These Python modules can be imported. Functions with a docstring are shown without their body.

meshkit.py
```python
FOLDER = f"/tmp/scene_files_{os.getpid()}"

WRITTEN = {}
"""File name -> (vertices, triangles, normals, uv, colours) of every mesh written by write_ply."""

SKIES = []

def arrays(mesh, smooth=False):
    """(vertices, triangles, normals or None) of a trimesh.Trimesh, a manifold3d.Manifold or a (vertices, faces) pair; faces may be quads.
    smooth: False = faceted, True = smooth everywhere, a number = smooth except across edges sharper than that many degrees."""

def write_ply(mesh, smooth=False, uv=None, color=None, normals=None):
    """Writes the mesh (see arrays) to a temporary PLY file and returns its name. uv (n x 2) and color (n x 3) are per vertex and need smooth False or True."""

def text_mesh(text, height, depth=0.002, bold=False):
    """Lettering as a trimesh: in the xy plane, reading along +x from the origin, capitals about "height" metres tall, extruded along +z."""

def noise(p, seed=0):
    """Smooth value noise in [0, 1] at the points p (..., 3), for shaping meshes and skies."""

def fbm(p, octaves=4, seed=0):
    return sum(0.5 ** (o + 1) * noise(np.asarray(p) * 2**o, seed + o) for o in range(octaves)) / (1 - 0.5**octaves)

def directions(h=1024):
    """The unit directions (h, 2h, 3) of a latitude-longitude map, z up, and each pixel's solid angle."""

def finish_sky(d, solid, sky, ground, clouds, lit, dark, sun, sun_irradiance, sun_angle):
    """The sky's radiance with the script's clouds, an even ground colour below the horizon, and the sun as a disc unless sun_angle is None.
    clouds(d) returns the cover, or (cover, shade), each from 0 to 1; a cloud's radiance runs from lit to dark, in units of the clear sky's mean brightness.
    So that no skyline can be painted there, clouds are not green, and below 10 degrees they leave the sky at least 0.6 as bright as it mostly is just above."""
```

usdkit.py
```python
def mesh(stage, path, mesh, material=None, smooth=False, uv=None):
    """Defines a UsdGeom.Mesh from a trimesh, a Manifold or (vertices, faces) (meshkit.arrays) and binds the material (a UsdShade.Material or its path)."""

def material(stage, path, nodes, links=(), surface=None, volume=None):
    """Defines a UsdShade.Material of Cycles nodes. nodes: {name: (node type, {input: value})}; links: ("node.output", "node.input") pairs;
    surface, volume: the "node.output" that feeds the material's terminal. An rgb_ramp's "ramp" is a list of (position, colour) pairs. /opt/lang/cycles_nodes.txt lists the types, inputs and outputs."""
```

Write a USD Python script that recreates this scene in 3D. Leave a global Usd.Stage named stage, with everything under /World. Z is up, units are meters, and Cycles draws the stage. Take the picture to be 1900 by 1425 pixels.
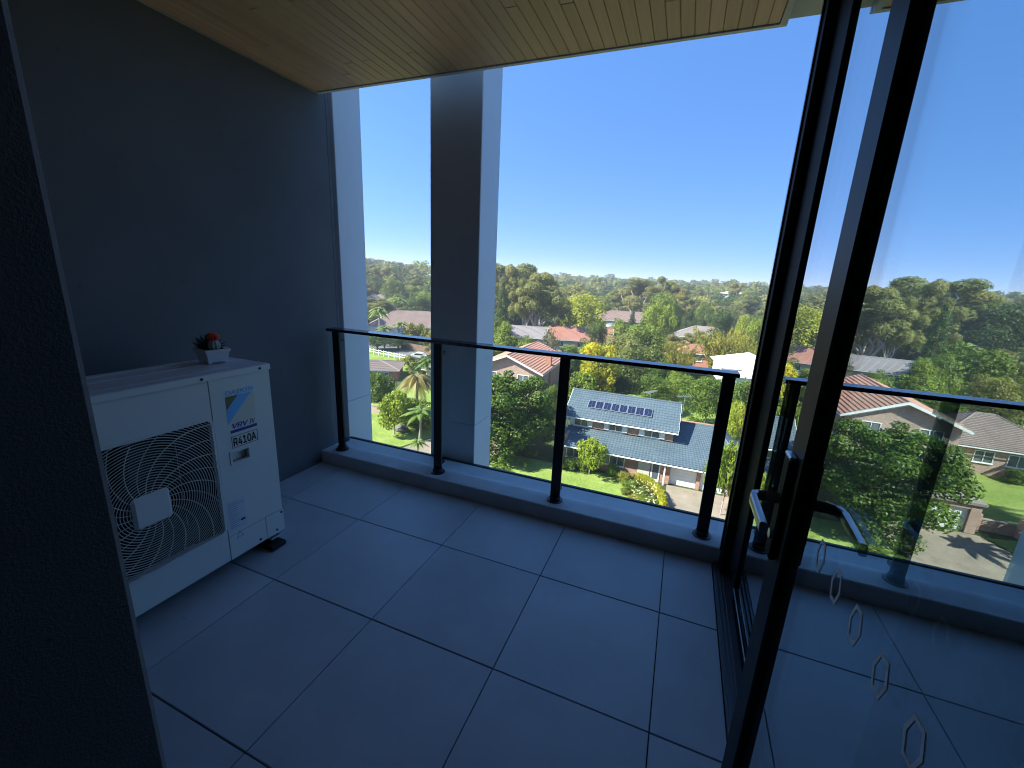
import math, random
import numpy as np, trimesh, manifold3d, usdkit, meshkit
from shapely.geometry import Polygon, box as sbox, LineString, Point
from pxr import Usd, UsdGeom, UsdLux, UsdShade, Gf, Sdf, Vt

stage = Usd.Stage.CreateInMemory()
UsdGeom.SetStageUpAxis(stage, UsdGeom.Tokens.z)
UsdGeom.SetStageMetersPerUnit(stage, 1.0)
world = UsdGeom.Xform.Define(stage, '/World'); stage.SetDefaultPrim(world.GetPrim())
UsdGeom.Scope.Define(stage, '/World/Looks')
PI = math.pi
R = random.Random(7)

# ------------------------------------------------------------------ camera, sky, sun, exposure
CAM = np.array([1.716, -1.852, 1.517]); YAW, PITCH, ROLL = (math.radians(a) for a in (-21.407, 14.152, 2.679)); FPX = 781.7
EXPOSURE = 1.68
SUN_EL, SUN_DIR_XY = math.radians(43), np.array([-0.87, -0.50])
_f = np.array([math.sin(YAW)*math.cos(PITCH), math.cos(YAW)*math.cos(PITCH), -math.sin(PITCH)])
_r0 = np.array([math.cos(YAW), -math.sin(YAW), 0.0]); _u0 = np.cross(_r0, _f)
_r = _r0*math.cos(ROLL)+_u0*math.sin(ROLL); _u = -_r0*math.sin(ROLL)+_u0*math.cos(ROLL)
cam = UsdGeom.Camera.Define(stage, '/World/camera')
cam.CreateHorizontalApertureAttr(36.0); cam.CreateVerticalApertureAttr(27.0)
cam.CreateFocalLengthAttr(36.0*FPX/1900); cam.CreateClippingRangeAttr(Gf.Vec2f(0.02, 9000))
cam.CreateExposureAttr(EXPOSURE)
cam.AddTransformOp().Set(Gf.Matrix4d(*_r, 0, *_u, 0, *(-_f), 0, *CAM, 1))

_s = np.array([*(SUN_DIR_XY/np.linalg.norm(SUN_DIR_XY)*math.cos(SUN_EL)), math.sin(SUN_EL)])
usdkit.material(stage, '/World/Looks/sky', {
    'tc': ('texture_coordinate', {}), 'mp': ('mapping', {'scale': (1.0, 1.0, 1.2), 'location': (0.0, 0.0, 0.32)}),
    's': ('sky_texture', {'sky_type': 'single_scattering', 'sun_disc': False, 'sun_elevation': SUN_EL, 'sun_rotation': math.atan2(_s[0], _s[1]), 'altitude': 100.0, 'air_density': 1.0, 'aerosol_density': 0.6, 'ozone_density': 2.0}),
    'w': ('mix_color', {'blend_type': 'multiply', 'fac': 1.0, 'b': (0.51, 1.0, 1.46), 'use_clamp': False, 'use_clamp_result': False}),
    'b': ('background_shader', {'strength': 0.082})}, [('tc.generated', 'mp.vector'), ('mp.vector', 's.vector'), ('s.color', 'w.a'), ('w.result', 'b.color')], surface='b.background')
dome = UsdLux.DomeLight.Define(stage, '/World/sky'); dome.CreateIntensityAttr(1.0)
UsdShade.MaterialBindingAPI.Apply(dome.GetPrim()).Bind(UsdShade.Material.Get(stage, '/World/Looks/sky'))
dome.GetPrim().SetCustomDataByKey('kind', 'structure')
sun = UsdLux.DistantLight.Define(stage, '/World/sun')
sun.CreateIntensityAttr(1.25); sun.CreateAngleAttr(0.53); sun.CreateNormalizeAttr(True); sun.CreateColorAttr(Gf.Vec3f(1, 0.95, 0.86))
_z = _s; _x = np.cross([0, 0, 1], _z); _x /= np.linalg.norm(_x); _y = np.cross(_z, _x)
sun.AddTransformOp().Set(Gf.Matrix4d(*_x, 0, *_y, 0, *_z, 0, 0, 0, 30, 1))

# ------------------------------------------------------------------ helpers: naming, things, parts
_names = {}
def numbered(parent, name):
    k = (parent, name); n = _names.get(k, 0); _names[k] = n+1
    return f'{parent}/{name}' if n == 0 else f'{parent}/{name}_{n:03d}'
def data(prim, label=None, cat=None, group=None, kind=None):
    prim = prim.GetPrim() if hasattr(prim, 'GetPrim') else prim
    for k, v in (('label', label), ('category', cat), ('group', group), ('kind', kind)):
        if v: prim.SetCustomDataByKey(k, v)
    return prim
def thing(name, label, cat, loc=(0, 0, 0), rotz=0.0, scale=(1, 1, 1), group=None, kind=None):
    p = numbered('/World', name); x = UsdGeom.Xform.Define(stage, p)
    x.AddTranslateOp().Set(Gf.Vec3d(*map(float, loc))); x.AddRotateZOp().Set(math.degrees(rotz)); x.AddScaleOp().Set(Gf.Vec3f(*map(float, scale)))
    data(x, label, cat, group, kind); return p
def copy(src, name, label, cat, loc, rotz, scale, group=None):
    p = numbered('/World', name); x = UsdGeom.Xform.Define(stage, p)
    x.GetPrim().GetReferences().AddInternalReference(src); x.GetPrim().SetInstanceable(True)
    x.ClearXformOpOrder()
    for op, v in (('translate', Gf.Vec3d(*map(float, loc))), ('rotateZ', math.degrees(rotz)), ('scale', Gf.Vec3f(*map(float, scale)))):
        x.GetPrim().GetAttribute('xformOp:'+op).Set(v)
    x.CreateXformOpOrderAttr(['xformOp:translate', 'xformOp:rotateZ', 'xformOp:scale'])
    data(x, label, cat, group); return p
def obj(name, mesh, mat, parent='/World', smooth=False, label=None, cat=None, group=None, kind=None):
    p = numbered(parent, name)
    if isinstance(mesh, list): mesh = cat_m(mesh)
    m = usdkit.mesh(stage, p, mesh, '/World/Looks/'+mat, smooth)
    data(m, label, cat, group, kind); return p

# ------------------------------------------------------------------ helpers: meshes
def cat_m(ms): return trimesh.util.concatenate([m for m in ms])
def bx(x0, x1, y0, y1, z0, z1):
    m = trimesh.creation.box((abs(x1-x0), abs(y1-y0), abs(z1-z0))); m.apply_translation(((x0+x1)/2, (y0+y1)/2, (z0+z1)/2)); return m
def cb(x0, x1, y0, y1, z0, z1, c=0.004):
    """box with chamfered edges"""
    lo, hi = np.minimum((x0, y0, z0), (x1, y1, z1)), np.maximum((x0, y0, z0), (x1, y1, z1))
    c = min(c, (hi-lo).min()*0.45); P = []
    for sx in (0, 1):
        for sy in (0, 1):
            for sz in (0, 1):
                k = np.array([hi[0] if sx else lo[0], hi[1] if sy else lo[1], hi[2] if sz else lo[2]])
                inn = np.array([-c if sx else c, -c if sy else c, -c if sz else c])
                for a in range(3):
                    d = inn.copy(); d[a] = 0; P.append(k+d)
    m = trimesh.convex.convex_hull(np.array(P)); return m
def tube(pts, r, n=8, cap=True):
    p = np.asarray(pts, float); r = np.broadcast_to(r, (len(p),)).astype(float)
    t = np.gradient(p, axis=0); t /= np.linalg.norm(t, axis=1, keepdims=True)+1e-12
    ref = np.array([0.31, 0.87, 0.39]) if abs(t.mean(0)@np.array([0, 0, 1])) > .6*np.linalg.norm(t.mean(0)) else np.array([0, 0, 1.0])
    a = np.cross(t, ref); a /= np.linalg.norm(a, axis=1, keepdims=True)+1e-12; b = np.cross(t, a)
    ang = np.arange(n)*2*PI/n
    v = p[:, None]+r[:, None, None]*(np.cos(ang)[None, :, None]*a[:, None]+np.sin(ang)[None, :, None]*b[:, None])
    v = v.reshape(-1, 3); f = []
    for i in range(len(p)-1):
        for j in range(n):
            q = [i*n+j, i*n+(j+1) % n, (i+1)*n+(j+1) % n, (i+1)*n+j]; f += [[q[0], q[2], q[1]], [q[0], q[3], q[2]]]
    if cap:
        for k in range(1, n-1): f += [[0, k, k+1], [(len(p)-1)*n, (len(p)-1)*n+k+1, (len(p)-1)*n+k]]
    return trimesh.Trimesh(v, f, process=False)
def cyl(p0, p1, r, n=20): return tube([p0, p1], r, n)
def prism(poly, axis, a0, a1):
    """polygon extruded along an axis: 'x' takes (y,z), 'y' takes (x,z), 'z' takes (x,y)"""
    m = trimesh.creation.extrude_polygon(poly if isinstance(poly, Polygon) else Polygon(poly), a1-a0, engine='earcut')
    v = m.vertices.copy()
    if axis == 'x': v = np.stack([v[:, 2]+a0, v[:, 0], v[:, 1]], 1); f = m.faces
    elif axis == 'y': v = np.stack([v[:, 0], v[:, 2]+a0, v[:, 1]], 1); f = m.faces[:, ::-1]
    else: v = v+[0, 0, a0]; f = m.faces
    return trimesh.Trimesh(v, f, process=False)
def lathe(profile, n=24, at=(0, 0, 0)):
    m = trimesh.creation.revolve(np.array(profile, float), sections=n); m.apply_translation(at); return m
def quad(a, b, c, d): return trimesh.Trimesh(np.array([a, b, c, d], float), [[0, 1, 2], [0, 2, 3]], process=False)
def rot(m, ang, axis=(0, 0, 1), at=(0, 0, 0)):
    m = m.copy(); m.apply_transform(trimesh.transformations.rotation_matrix(ang, axis, at)); return m
def mv(m, t): m = m.copy(); m.apply_translation(t); return m

def ray(u, v, mirror=None):
    d = (u-950)/FPX*_r-(v-712.5)/FPX*_u+_f
    if mirror is None: return CAM.copy(), d
    return np.array([2*mirror-CAM[0], CAM[1], CAM[2]]), d*np.array([-1, 1, 1])
def at(u, v, dist, mirror=None):
    """the point at a horizontal distance from the camera, seen at photograph pixel (u, v)"""
    o, d = ray(u, v, mirror); return o+d*dist/math.hypot(d[0], d[1])

# ------------------------------------------------------------------ materials
def mat(name, nodes, links, surface='p.BSDF'): usdkit.material(stage, '/World/Looks/'+name, nodes, links, surface=surface)
def plain(name, col, rough=0.5, metal=0.0, var=0.12, scale=6.0, bump=0.0, bscale=60.0, spec=0.5, dist=0.01):
    c = np.array(col, float)
    nodes = {'g': ('geometry', {}), 'n': ('noise_texture', {'scale': scale, 'detail': 5.0, 'roughness': 0.6}),
             'r': ('rgb_ramp', {'ramp': [(0.25, tuple(c*(1-var))), (0.75, tuple(np.minimum(c*(1+var), 0.95)))]}),
             'p': ('principled_bsdf', {'roughness': rough, 'metallic': metal, 'specular_ior_level': spec})}
    links = [('g.position', 'n.vector'), ('n.fac', 'r.fac'), ('r.color', 'p.base_color')]
    if bump:
        nodes['m'] = ('noise_texture', {'scale': bscale, 'detail': 4.0, 'roughness': 0.65}); nodes['b'] = ('bump', {'strength': bump, 'distance': dist})
        links += [('g.position', 'm.vector'), ('m.fac', 'b.height'), ('b.normal', 'p.normal')]
    mat(name, nodes, links)
plain('render_wall', (0.135, 0.142, 0.148), 0.85, var=0.17, scale=1.3, bump=0.5, bscale=260, dist=0.004)
plain('nib_wall', (0.16, 0.165, 0.175), 0.9, var=0.10, scale=2, bump=0.5, bscale=300, dist=0.004)
plain('screed', (0.06, 0.06, 0.06), 0.9)
plain('concrete', (0.50, 0.50, 0.50), 0.8, var=0.14, scale=5, bump=0.25, bscale=90, dist=0.004)
plain('kerb_face', (0.15, 0.15, 0.155), 0.8, var=0.15, scale=6, bump=0.25, bscale=90, dist=0.004)
plain('fin_grey', (0.74, 0.745, 0.75), 0.42, var=0.03, scale=0.8)
plain('black_metal', (0.014, 0.0145, 0.016), 0.38, var=0.15, scale=14, bump=0.05, bscale=500, dist=0.001)
plain('rail_metal', (0.014, 0.0145, 0.016), 0.16, var=0.15, scale=14, spec=0.7)
plain('frame_black', (0.009, 0.0095, 0.011), 0.6, var=0.12, scale=10, spec=0.10)
plain('stile_satin', (0.010, 0.010, 0.011), 0.45, var=0.1, scale=10, spec=0.14)
plain('alu_track', (0.10, 0.105, 0.115), 0.40, metal=0.3, var=0.1, scale=12)
plain('bead_grey', (0.30, 0.32, 0.34), 0.35, metal=0.4)
plain('chrome', (0.55, 0.56, 0.58), 0.28, metal=0.9, var=0.04, scale=20)
plain('trim_cream', (0.42, 0.36, 0.30), 0.6, var=0.04)
plain('trim_light', (0.80, 0.76, 0.72), 0.5, var=0.03)
plain('trim_white', (0.60, 0.59, 0.56), 0.6, var=0.04)
plain('ac_cream', (0.78, 0.76, 0.69), 0.38, var=0.03, scale=2.5)
plain('ac_top', (0.68, 0.66, 0.66), 0.32, var=0.05, scale=3)
plain('ac_dark', (0.02, 0.021, 0.023), 0.6)
plain('ac_coil', (0.045, 0.045, 0.045), 0.5, metal=0.3)
plain('ac_wire', (0.78, 0.765, 0.70), 0.35, var=0.03)
plain('rubber', (0.012, 0.012, 0.012), 0.8)
plain('print_blue', (0.16, 0.52, 0.85), 0.4, var=0.03)
plain('print_navy', (0.03, 0.06, 0.28), 0.4, var=0.03)
plain('print_black', (0.012, 0.012, 0.014), 0.4)
plain('print_olive', (0.16, 0.14, 0.06), 0.4)
plain('print_cream', (0.74, 0.70, 0.56), 0.4, var=0.03)
plain('paper_white', (0.68, 0.69, 0.72), 0.6, var=0.04)
plain('print_grey', (0.28, 0.29, 0.32), 0.5)
plain('pot_white', (0.70, 0.69, 0.68), 0.45, var=0.03)
plain('soil', (0.03, 0.022, 0.016), 0.95, bump=0.6, bscale=300)
plain('succulent', (0.07, 0.13, 0.08), 0.5, var=0.3, scale=60)
plain('cactus_green', (0.32, 0.40, 0.36), 0.6, var=0.25, scale=120)
plain('cactus_red', (0.75, 0.07, 0.02), 0.5, var=0.15, scale=60)
plain('decal_faint', (0.22, 0.23, 0.24), 0.5, var=0.02)
plain('room_wall', (0.16, 0.16, 0.16), 0.8)
plain('room_floor', (0.06, 0.05, 0.045), 0.6)
plain('facade', (0.13, 0.135, 0.145), 0.8, bump=0.2)
plain('brick_plain', (0.42, 0.20, 0.13), 0.85, var=0.2, scale=3)
plain('white_paint', (0.78, 0.78, 0.76), 0.5, var=0.04, scale=2)
plain('window_dark', (0.12, 0.135, 0.14), 0.12, var=0.3, scale=0.6)
plain('door_dark', (0.06, 0.06, 0.065), 0.4)
plain('timber_fence', (0.19, 0.115, 0.075), 0.8, var=0.25, scale=3)
plain('concrete_drive', (0.24, 0.195, 0.145), 0.85, var=0.22, scale=0.9, bump=0.2, bscale=20)
plain('asphalt', (0.14, 0.135, 0.13), 0.9, var=0.2, scale=0.7)
plain('path_stone', (0.26, 0.22, 0.18), 0.9, var=0.2, scale=2)
plain('rock', (0.15, 0.135, 0.115), 0.9, var=0.3, scale=3, bump=0.8, bscale=6, dist=0.1)
plain('car_white', (0.75, 0.76, 0.78), 0.25, var=0.02)
plain('car_glass', (0.03, 0.035, 0.04), 0.1)
plain('white_roof', (0.62, 0.62, 0.61), 0.6, var=0.05, scale=1)
plain('blue_wall', (0.34, 0.40, 0.62), 0.7, var=0.05)
plain('cream_wall', (0.60, 0.54, 0.44), 0.8, var=0.08)
plain('bark', (0.14, 0.105, 0.075), 0.9, var=0.35, scale=4, bump=0.5, bscale=14, dist=0.05)
plain('bark_pale', (0.34, 0.30, 0.25), 0.85, var=0.3, scale=2, bump=0.3, bscale=10, dist=0.04)
plain('twig_grey', (0.27, 0.25, 0.21), 0.9, var=0.3, scale=2)
plain('solar_cell', (0.015, 0.02, 0.05), 0.10, var=0.3, scale=2)
plain('solar_frame', (0.55, 0.56, 0.58), 0.35, metal=0.6)
def tile_roof(name, c1, c2, rough=0.7, moss=None):
    nodes = {'g': ('geometry', {}), 'n': ('noise_texture', {'scale': 0.45, 'detail': 6.0, 'roughness': 0.7}), 'w': ('noise_texture', {'scale': 6.0, 'detail': 3.0}),
             'a': ('mix_float', {'fac': 0.4}), 'r': ('rgb_ramp', {'ramp': [(0.3, c1), (0.7, c2)]}), 'p': ('principled_bsdf', {'roughness': rough})}
    mat(name, nodes, [('g.position', 'n.vector'), ('g.position', 'w.vector'), ('n.fac', 'a.a'), ('w.fac', 'a.b'), ('a.result', 'r.fac'), ('r.color', 'p.base_color')])
tile_roof('roof_blue', (0.052, 0.080, 0.102), (0.105, 0.138, 0.162), 0.55)
tile_roof('roof_terracotta', (0.34, 0.155, 0.095), (0.50, 0.26, 0.17))
tile_roof('roof_brown', (0.17, 0.12, 0.10), (0.27, 0.205, 0.17))
tile_roof('roof_grey', (0.17, 0.155, 0.15), (0.26, 0.24, 0.23))
tile_roof('roof_red', (0.24, 0.11, 0.075), (0.34, 0.17, 0.12))
def brick(name, c1, c2, mortar):
    nodes = {'g': ('geometry', {}), 's': ('separate_xyz', {}), 'ad': ('math', {'math_type': 'add'}), 'c': ('combine_xyz', {'z': 0.0}),
             'b': ('brick_texture', {'scale': 1.0, 'brick_width': 0.24, 'row_height': 0.086, 'mortar_size': 0.008, 'color1': c1, 'color2': c2, 'mortar': mortar, 'bias': 0.0}),
             'n': ('noise_texture', {'scale': 1.2, 'detail': 4.0}), 'r': ('rgb_ramp', {'ramp': [(0.3, (0.78, 0.78, 0.78)), (0.7, (1.0, 1.0, 1.0))]}),
             'm': ('mix_color', {'blend_type': 'multiply', 'fac': 1.0}), 'u': ('bump', {'strength': 0.5, 'distance': 0.01, 'invert': True}), 'p': ('principled_bsdf', {'roughness': 0.85})}
    mat(name, nodes, [('g.position', 's.vector'), ('s.x', 'ad.value1'), ('s.y', 'ad.value2'), ('ad.value', 'c.x'), ('s.z', 'c.y'), ('c.vector', 'b.vector'), ('g.position', 'n.vector'), ('n.fac', 'r.fac'),
                      ('b.color', 'm.a'), ('r.color', 'm.b'), ('m.result', 'p.base_color'), ('b.fac', 'u.height'), ('u.normal', 'p.normal')])
brick('brick_red', (0.40, 0.17, 0.10), (0.52, 0.26, 0.16), (0.45, 0.40, 0.34))
brick('brick_pink', (0.46, 0.265, 0.19), (0.56, 0.35, 0.26), (0.50, 0.44, 0.38))
# porcelain floor tile: faint cloudy mottling, fine grain, each tile its own tone
mat('floor_tile', {'g': ('geometry', {}), 'o': ('object_info', {}), 'n': ('noise_texture', {'scale': 2.4, 'detail': 7.0, 'roughness': 0.62}), 'k': ('noise_texture', {'scale': 420.0, 'detail': 2.0}),
    'st': ('noise_texture', {'scale': 14.0, 'detail': 8.0, 'roughness': 0.75}), 'sr': ('rgb_ramp', {'ramp': [(0.58, (0, 0, 0)), (0.72, (0.06, 0.06, 0.06)), (0.80, (0.20, 0.20, 0.20))]}),
    'r': ('rgb_ramp', {'ramp': [(0.25, (0.455, 0.475, 0.495)), (0.75, (0.60, 0.625, 0.65))]}), 'q': ('rgb_ramp', {'ramp': [(0.0, (0.86, 0.86, 0.87)), (1.0, (1.0, 1.0, 1.0))]}),
    'q2': ('rgb_ramp', {'ramp': [(0.3, (0.9, 0.9, 0.9)), (0.7, (1, 1, 1))]}), 'm': ('mix_color', {'blend_type': 'multiply', 'fac': 1.0}), 'm2': ('mix_color', {'blend_type': 'multiply', 'fac': 1.0}), 'm3': ('mix_color', {'blend_type': 'add', 'fac': 1.0}),
    'rr': ('map_range', {'from_min': 0.2, 'from_max': 0.8, 'to_min': 0.36, 'to_max': 0.50}), 'b': ('bump', {'strength': 0.12, 'distance': 0.001}), 'p': ('principled_bsdf', {})},
    [('g.position', 'n.vector'), ('g.position', 'k.vector'), ('g.position', 'st.vector'), ('n.fac', 'r.fac'), ('o.random', 'q.fac'), ('k.fac', 'q2.fac'), ('r.color', 'm.a'), ('q.color', 'm.b'), ('m.result', 'm2.a'), ('q2.color', 'm2.b'),
     ('st.fac', 'sr.fac'), ('m2.result', 'm3.a'), ('sr.color', 'm3.b'), ('m3.result', 'p.base_color'), ('n.fac', 'rr.value'), ('rr.result', 'p.roughness'), ('k.fac', 'b.height'), ('b.normal', 'p.normal')])
# ceiling boards: timber look, grain along y
mat('timber_board', {'g': ('geometry', {}), 'o': ('object_info', {}), 'mp': ('mapping', {'scale': (60.0, 2.2, 60.0)}), 'n': ('noise_texture', {'scale': 1.0, 'detail': 5.0, 'roughness': 0.6, 'distortion': 0.4}),
    'r': ('rgb_ramp', {'ramp': [(0.25, (0.74, 0.435, 0.265)), (0.75, (0.86, 0.535, 0.345))]}), 'q': ('rgb_ramp', {'ramp': [(0.0, (0.80, 0.79, 0.77)), (1.0, (1.0, 1.0, 1.0))]}), 'm': ('mix_color', {'blend_type': 'multiply', 'fac': 1.0}),
    'p': ('principled_bsdf', {'roughness': 0.5})},
    [('g.position', 'mp.vector'), ('mp.vector', 'n.vector'), ('n.fac', 'r.fac'), ('o.random', 'q.fac'), ('r.color', 'm.a'), ('q.color', 'm.b'), ('m.result', 'p.base_color')])
def glass(name, tint, base, grow, rough=0.0, gcol=(1, 1, 1)):
    mat(name, {'l': ('layer_weight', {'blend': 0.5}), 'pw': ('math', {'math_type': 'power', 'value2': 3.0}), 'mr': ('map_range', {'from_min': 0.0, 'from_max': 1.0, 'to_min': base, 'to_max': grow, 'clamp': True}),
               't': ('transparent_bsdf', {'color': tint}), 'g': ('glossy_bsdf', {'color': gcol, 'roughness': rough}), 'x': ('mix_closure', {})},
        [('l.facing', 'pw.value1'), ('pw.value', 'mr.value'), ('mr.result', 'x.fac'), ('t.BSDF', 'x.closure1'), ('g.BSDF', 'x.closure2')], surface='x.closure')
glass('glass_balustrade', (0.93, 0.97, 0.965), 0.012, 0.30)
glass('glass_door', (0.62, 0.72, 0.72), 0.42, 0.80, gcol=(0.90, 0.97, 0.98))
glass('glass_strip', (0.62, 0.72, 0.72), 0.50, 0.85, gcol=(0.93, 0.97, 0.98))
mat('decal_white', {'d': ('diffuse_bsdf', {'color': (0.95, 0.95, 0.95)}), 't': ('translucent_bsdf', {'color': (0.95, 0.95, 0.95)}), 'x': ('mix_closure', {'fac': 0.25}), 'gl': ('glossy_bsdf', {'color': (0.95, 0.95, 0.95), 'roughness': 0.6}), 'y': ('mix_closure', {'fac': 0.5})}, [('d.BSDF', 'x.closure1'), ('t.BSDF', 'x.closure2'), ('x.closure', 'y.closure1'), ('gl.BSDF', 'y.closure2')], surface='y.closure')
mat('curtain', {'d': ('diffuse_bsdf', {'color': (0.7, 0.72, 0.74)}), 't': ('translucent_bsdf', {'color': (0.6, 0.62, 0.64)}), 'x': ('mix_closure', {'fac': 0.4})}, [('d.BSDF', 'x.closure1'), ('t.BSDF', 'x.closure2')], surface='x.closure')
def leaf(name, c1, c2, c3, trans=0.42, big=0.25):
    """leaves: tone varies leaf by leaf, clump by clump and tree by tree"""
    c1, c2, c3 = (np.array(c)*[2.6, 2.2, 1.6] for c in (c1, c2, c3))
    mat(name, {'g': ('geometry', {}), 'o': ('object_info', {}), 'n': ('noise_texture', {'scale': big, 'detail': 2.0}), 'a': ('mix_float', {'fac': 0.45}), 'r': ('rgb_ramp', {'ramp': [(0.2, tuple(c1)), (0.5, tuple(c2)), (0.85, tuple(c3))]}),
               'q': ('rgb_ramp', {'ramp': [(0.0, (0.70, 0.78, 0.80)), (0.5, (1.0, 1.0, 1.0)), (1.0, (1.22, 1.10, 0.9))]}), 'm': ('mix_color', {'blend_type': 'multiply', 'fac': 1.0, 'use_clamp': False}),
               'p': ('principled_bsdf', {'roughness': 0.48, 'specular_ior_level': 0.35}), 't': ('translucent_bsdf', {}), 'x': ('mix_closure', {'fac': trans})},
        [('g.position', 'n.vector'), ('n.fac', 'a.a'), ('g.random_per_island', 'a.b'), ('a.result', 'r.fac'), ('r.color', 'm.a'), ('o.random', 'q.fac'), ('q.color', 'm.b'),
         ('m.result', 'p.base_color'), ('m.result', 't.color'), ('p.BSDF', 'x.closure1'), ('t.BSDF', 'x.closure2')], surface='x.closure')
leaf('leaf_green', (0.045, 0.08, 0.012), (0.10, 0.16, 0.022), (0.175, 0.24, 0.04))
leaf('leaf_bright', (0.085, 0.13, 0.015), (0.17, 0.23, 0.025), (0.27, 0.32, 0.05))
leaf('leaf_dark', (0.022, 0.046, 0.012), (0.046, 0.085, 0.02), (0.09, 0.14, 0.034))
leaf('leaf_olive', (0.065, 0.085, 0.025), (0.125, 0.15, 0.05), (0.21, 0.23, 0.085))
leaf('leaf_tan', (0.065, 0.08, 0.03), (0.12, 0.14, 0.055), (0.20, 0.21, 0.10))
leaf('leaf_yellow', (0.11, 0.14, 0.010), (0.24, 0.255, 0.013), (0.38, 0.37, 0.02))
leaf('leaf_gold', (0.08, 0.10, 0.018), (0.145, 0.155, 0.025), (0.22, 0.215, 0.045))
leaf('leaf_cream', (0.07, 0.10, 0.03), (0.13, 0.15, 0.055), (0.25, 0.25, 0.14))
leaf('leaf_palm', (0.05, 0.10, 0.02), (0.10, 0.17, 0.035), (0.19, 0.25, 0.06))
leaf('leaf_palmgold', (0.09, 0.08, 0.018), (0.16, 0.13, 0.03), (0.21, 0.17, 0.05))
leaf('petal_white', (0.3, 0.32, 0.3), (0.34, 0.36, 0.36), (0.38, 0.4, 0.42), 0.2)
def ground_mat(name, c1, c2, c3, s1, s2, bump=0.4):
    mat(name, {'g': ('geometry', {}), 'n': ('noise_texture', {'scale': s1, 'detail': 6.0, 'roughness': 0.65}), 'w': ('noise_texture', {'scale': s2, 'detail': 4.0, 'roughness': 0.7}), 'a': ('mix_float', {'fac': 0.45}),
               'r': ('rgb_ramp', {'ramp': [(0.3, c1), (0.5, c2), (0.7, c3)]}), 'b': ('bump', {'strength': bump, 'distance': 0.15}), 'p': ('principled_bsdf', {'roughness': 0.9, 'specular_ior_level': 0.15})},
        [('g.position', 'n.vector'), ('g.position', 'w.vector'), ('n.fac', 'a.a'), ('w.fac', 'a.b'), ('a.result', 'r.fac'), ('r.color', 'p.base_color'), ('w.fac', 'b.height'), ('b.normal', 'p.normal')])
ground_mat('undergrowth', (0.03, 0.045, 0.015), (0.055, 0.075, 0.025), (0.10, 0.10, 0.05), 0.12, 1.5)
ground_mat('lawn_grass', (0.10, 0.165, 0.03), (0.20, 0.265, 0.055), (0.32, 0.345, 0.11), 0.30, 3.0, 0.8)
ground_mat('lawn_shade', (0.06, 0.12, 0.02), (0.085, 0.155, 0.025), (0.12, 0.19, 0.035), 0.25, 5.0, 0.5)

# ================================================================== the balcony
XW, XG, YB = -0.84, 2.137, -1.65         # left wall face, far glass plane, rear facade plane
YK0, YK1, ZK = 0.521, 0.86, 0.10         # kerb inner and outer edge, kerb height
ZC = 2.70
# floor: screed sheet and separate tiles
fl = obj('balcony_floor', bx(XW-0.1, 2.30, -2.6, YK0+0.02, -0.25, -0.012), 'screed', kind='structure')
J = 0.0022
tx = [XW]+[c*0.6 for c in range(-1, 4)]+[2.053]; ty = [-2.6, -2.4, -1.8, -1.2, -0.6, 0.0, YK0]
for i in range(len(tx)-1):
    for j in range(len(ty)-1):
        jy0 = 0.0032 if j > 0 else 0; jy1 = 0.0032 if j < len(ty)-2 else 0.004
        dz = R.uniform(-0.0006, 0.0006)
        obj('tile', cb(tx[i]+J, tx[i+1]-J, ty[j]+jy0, ty[j+1]-jy1, -0.013, dz, 0.0012), 'floor_tile', fl)
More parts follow.
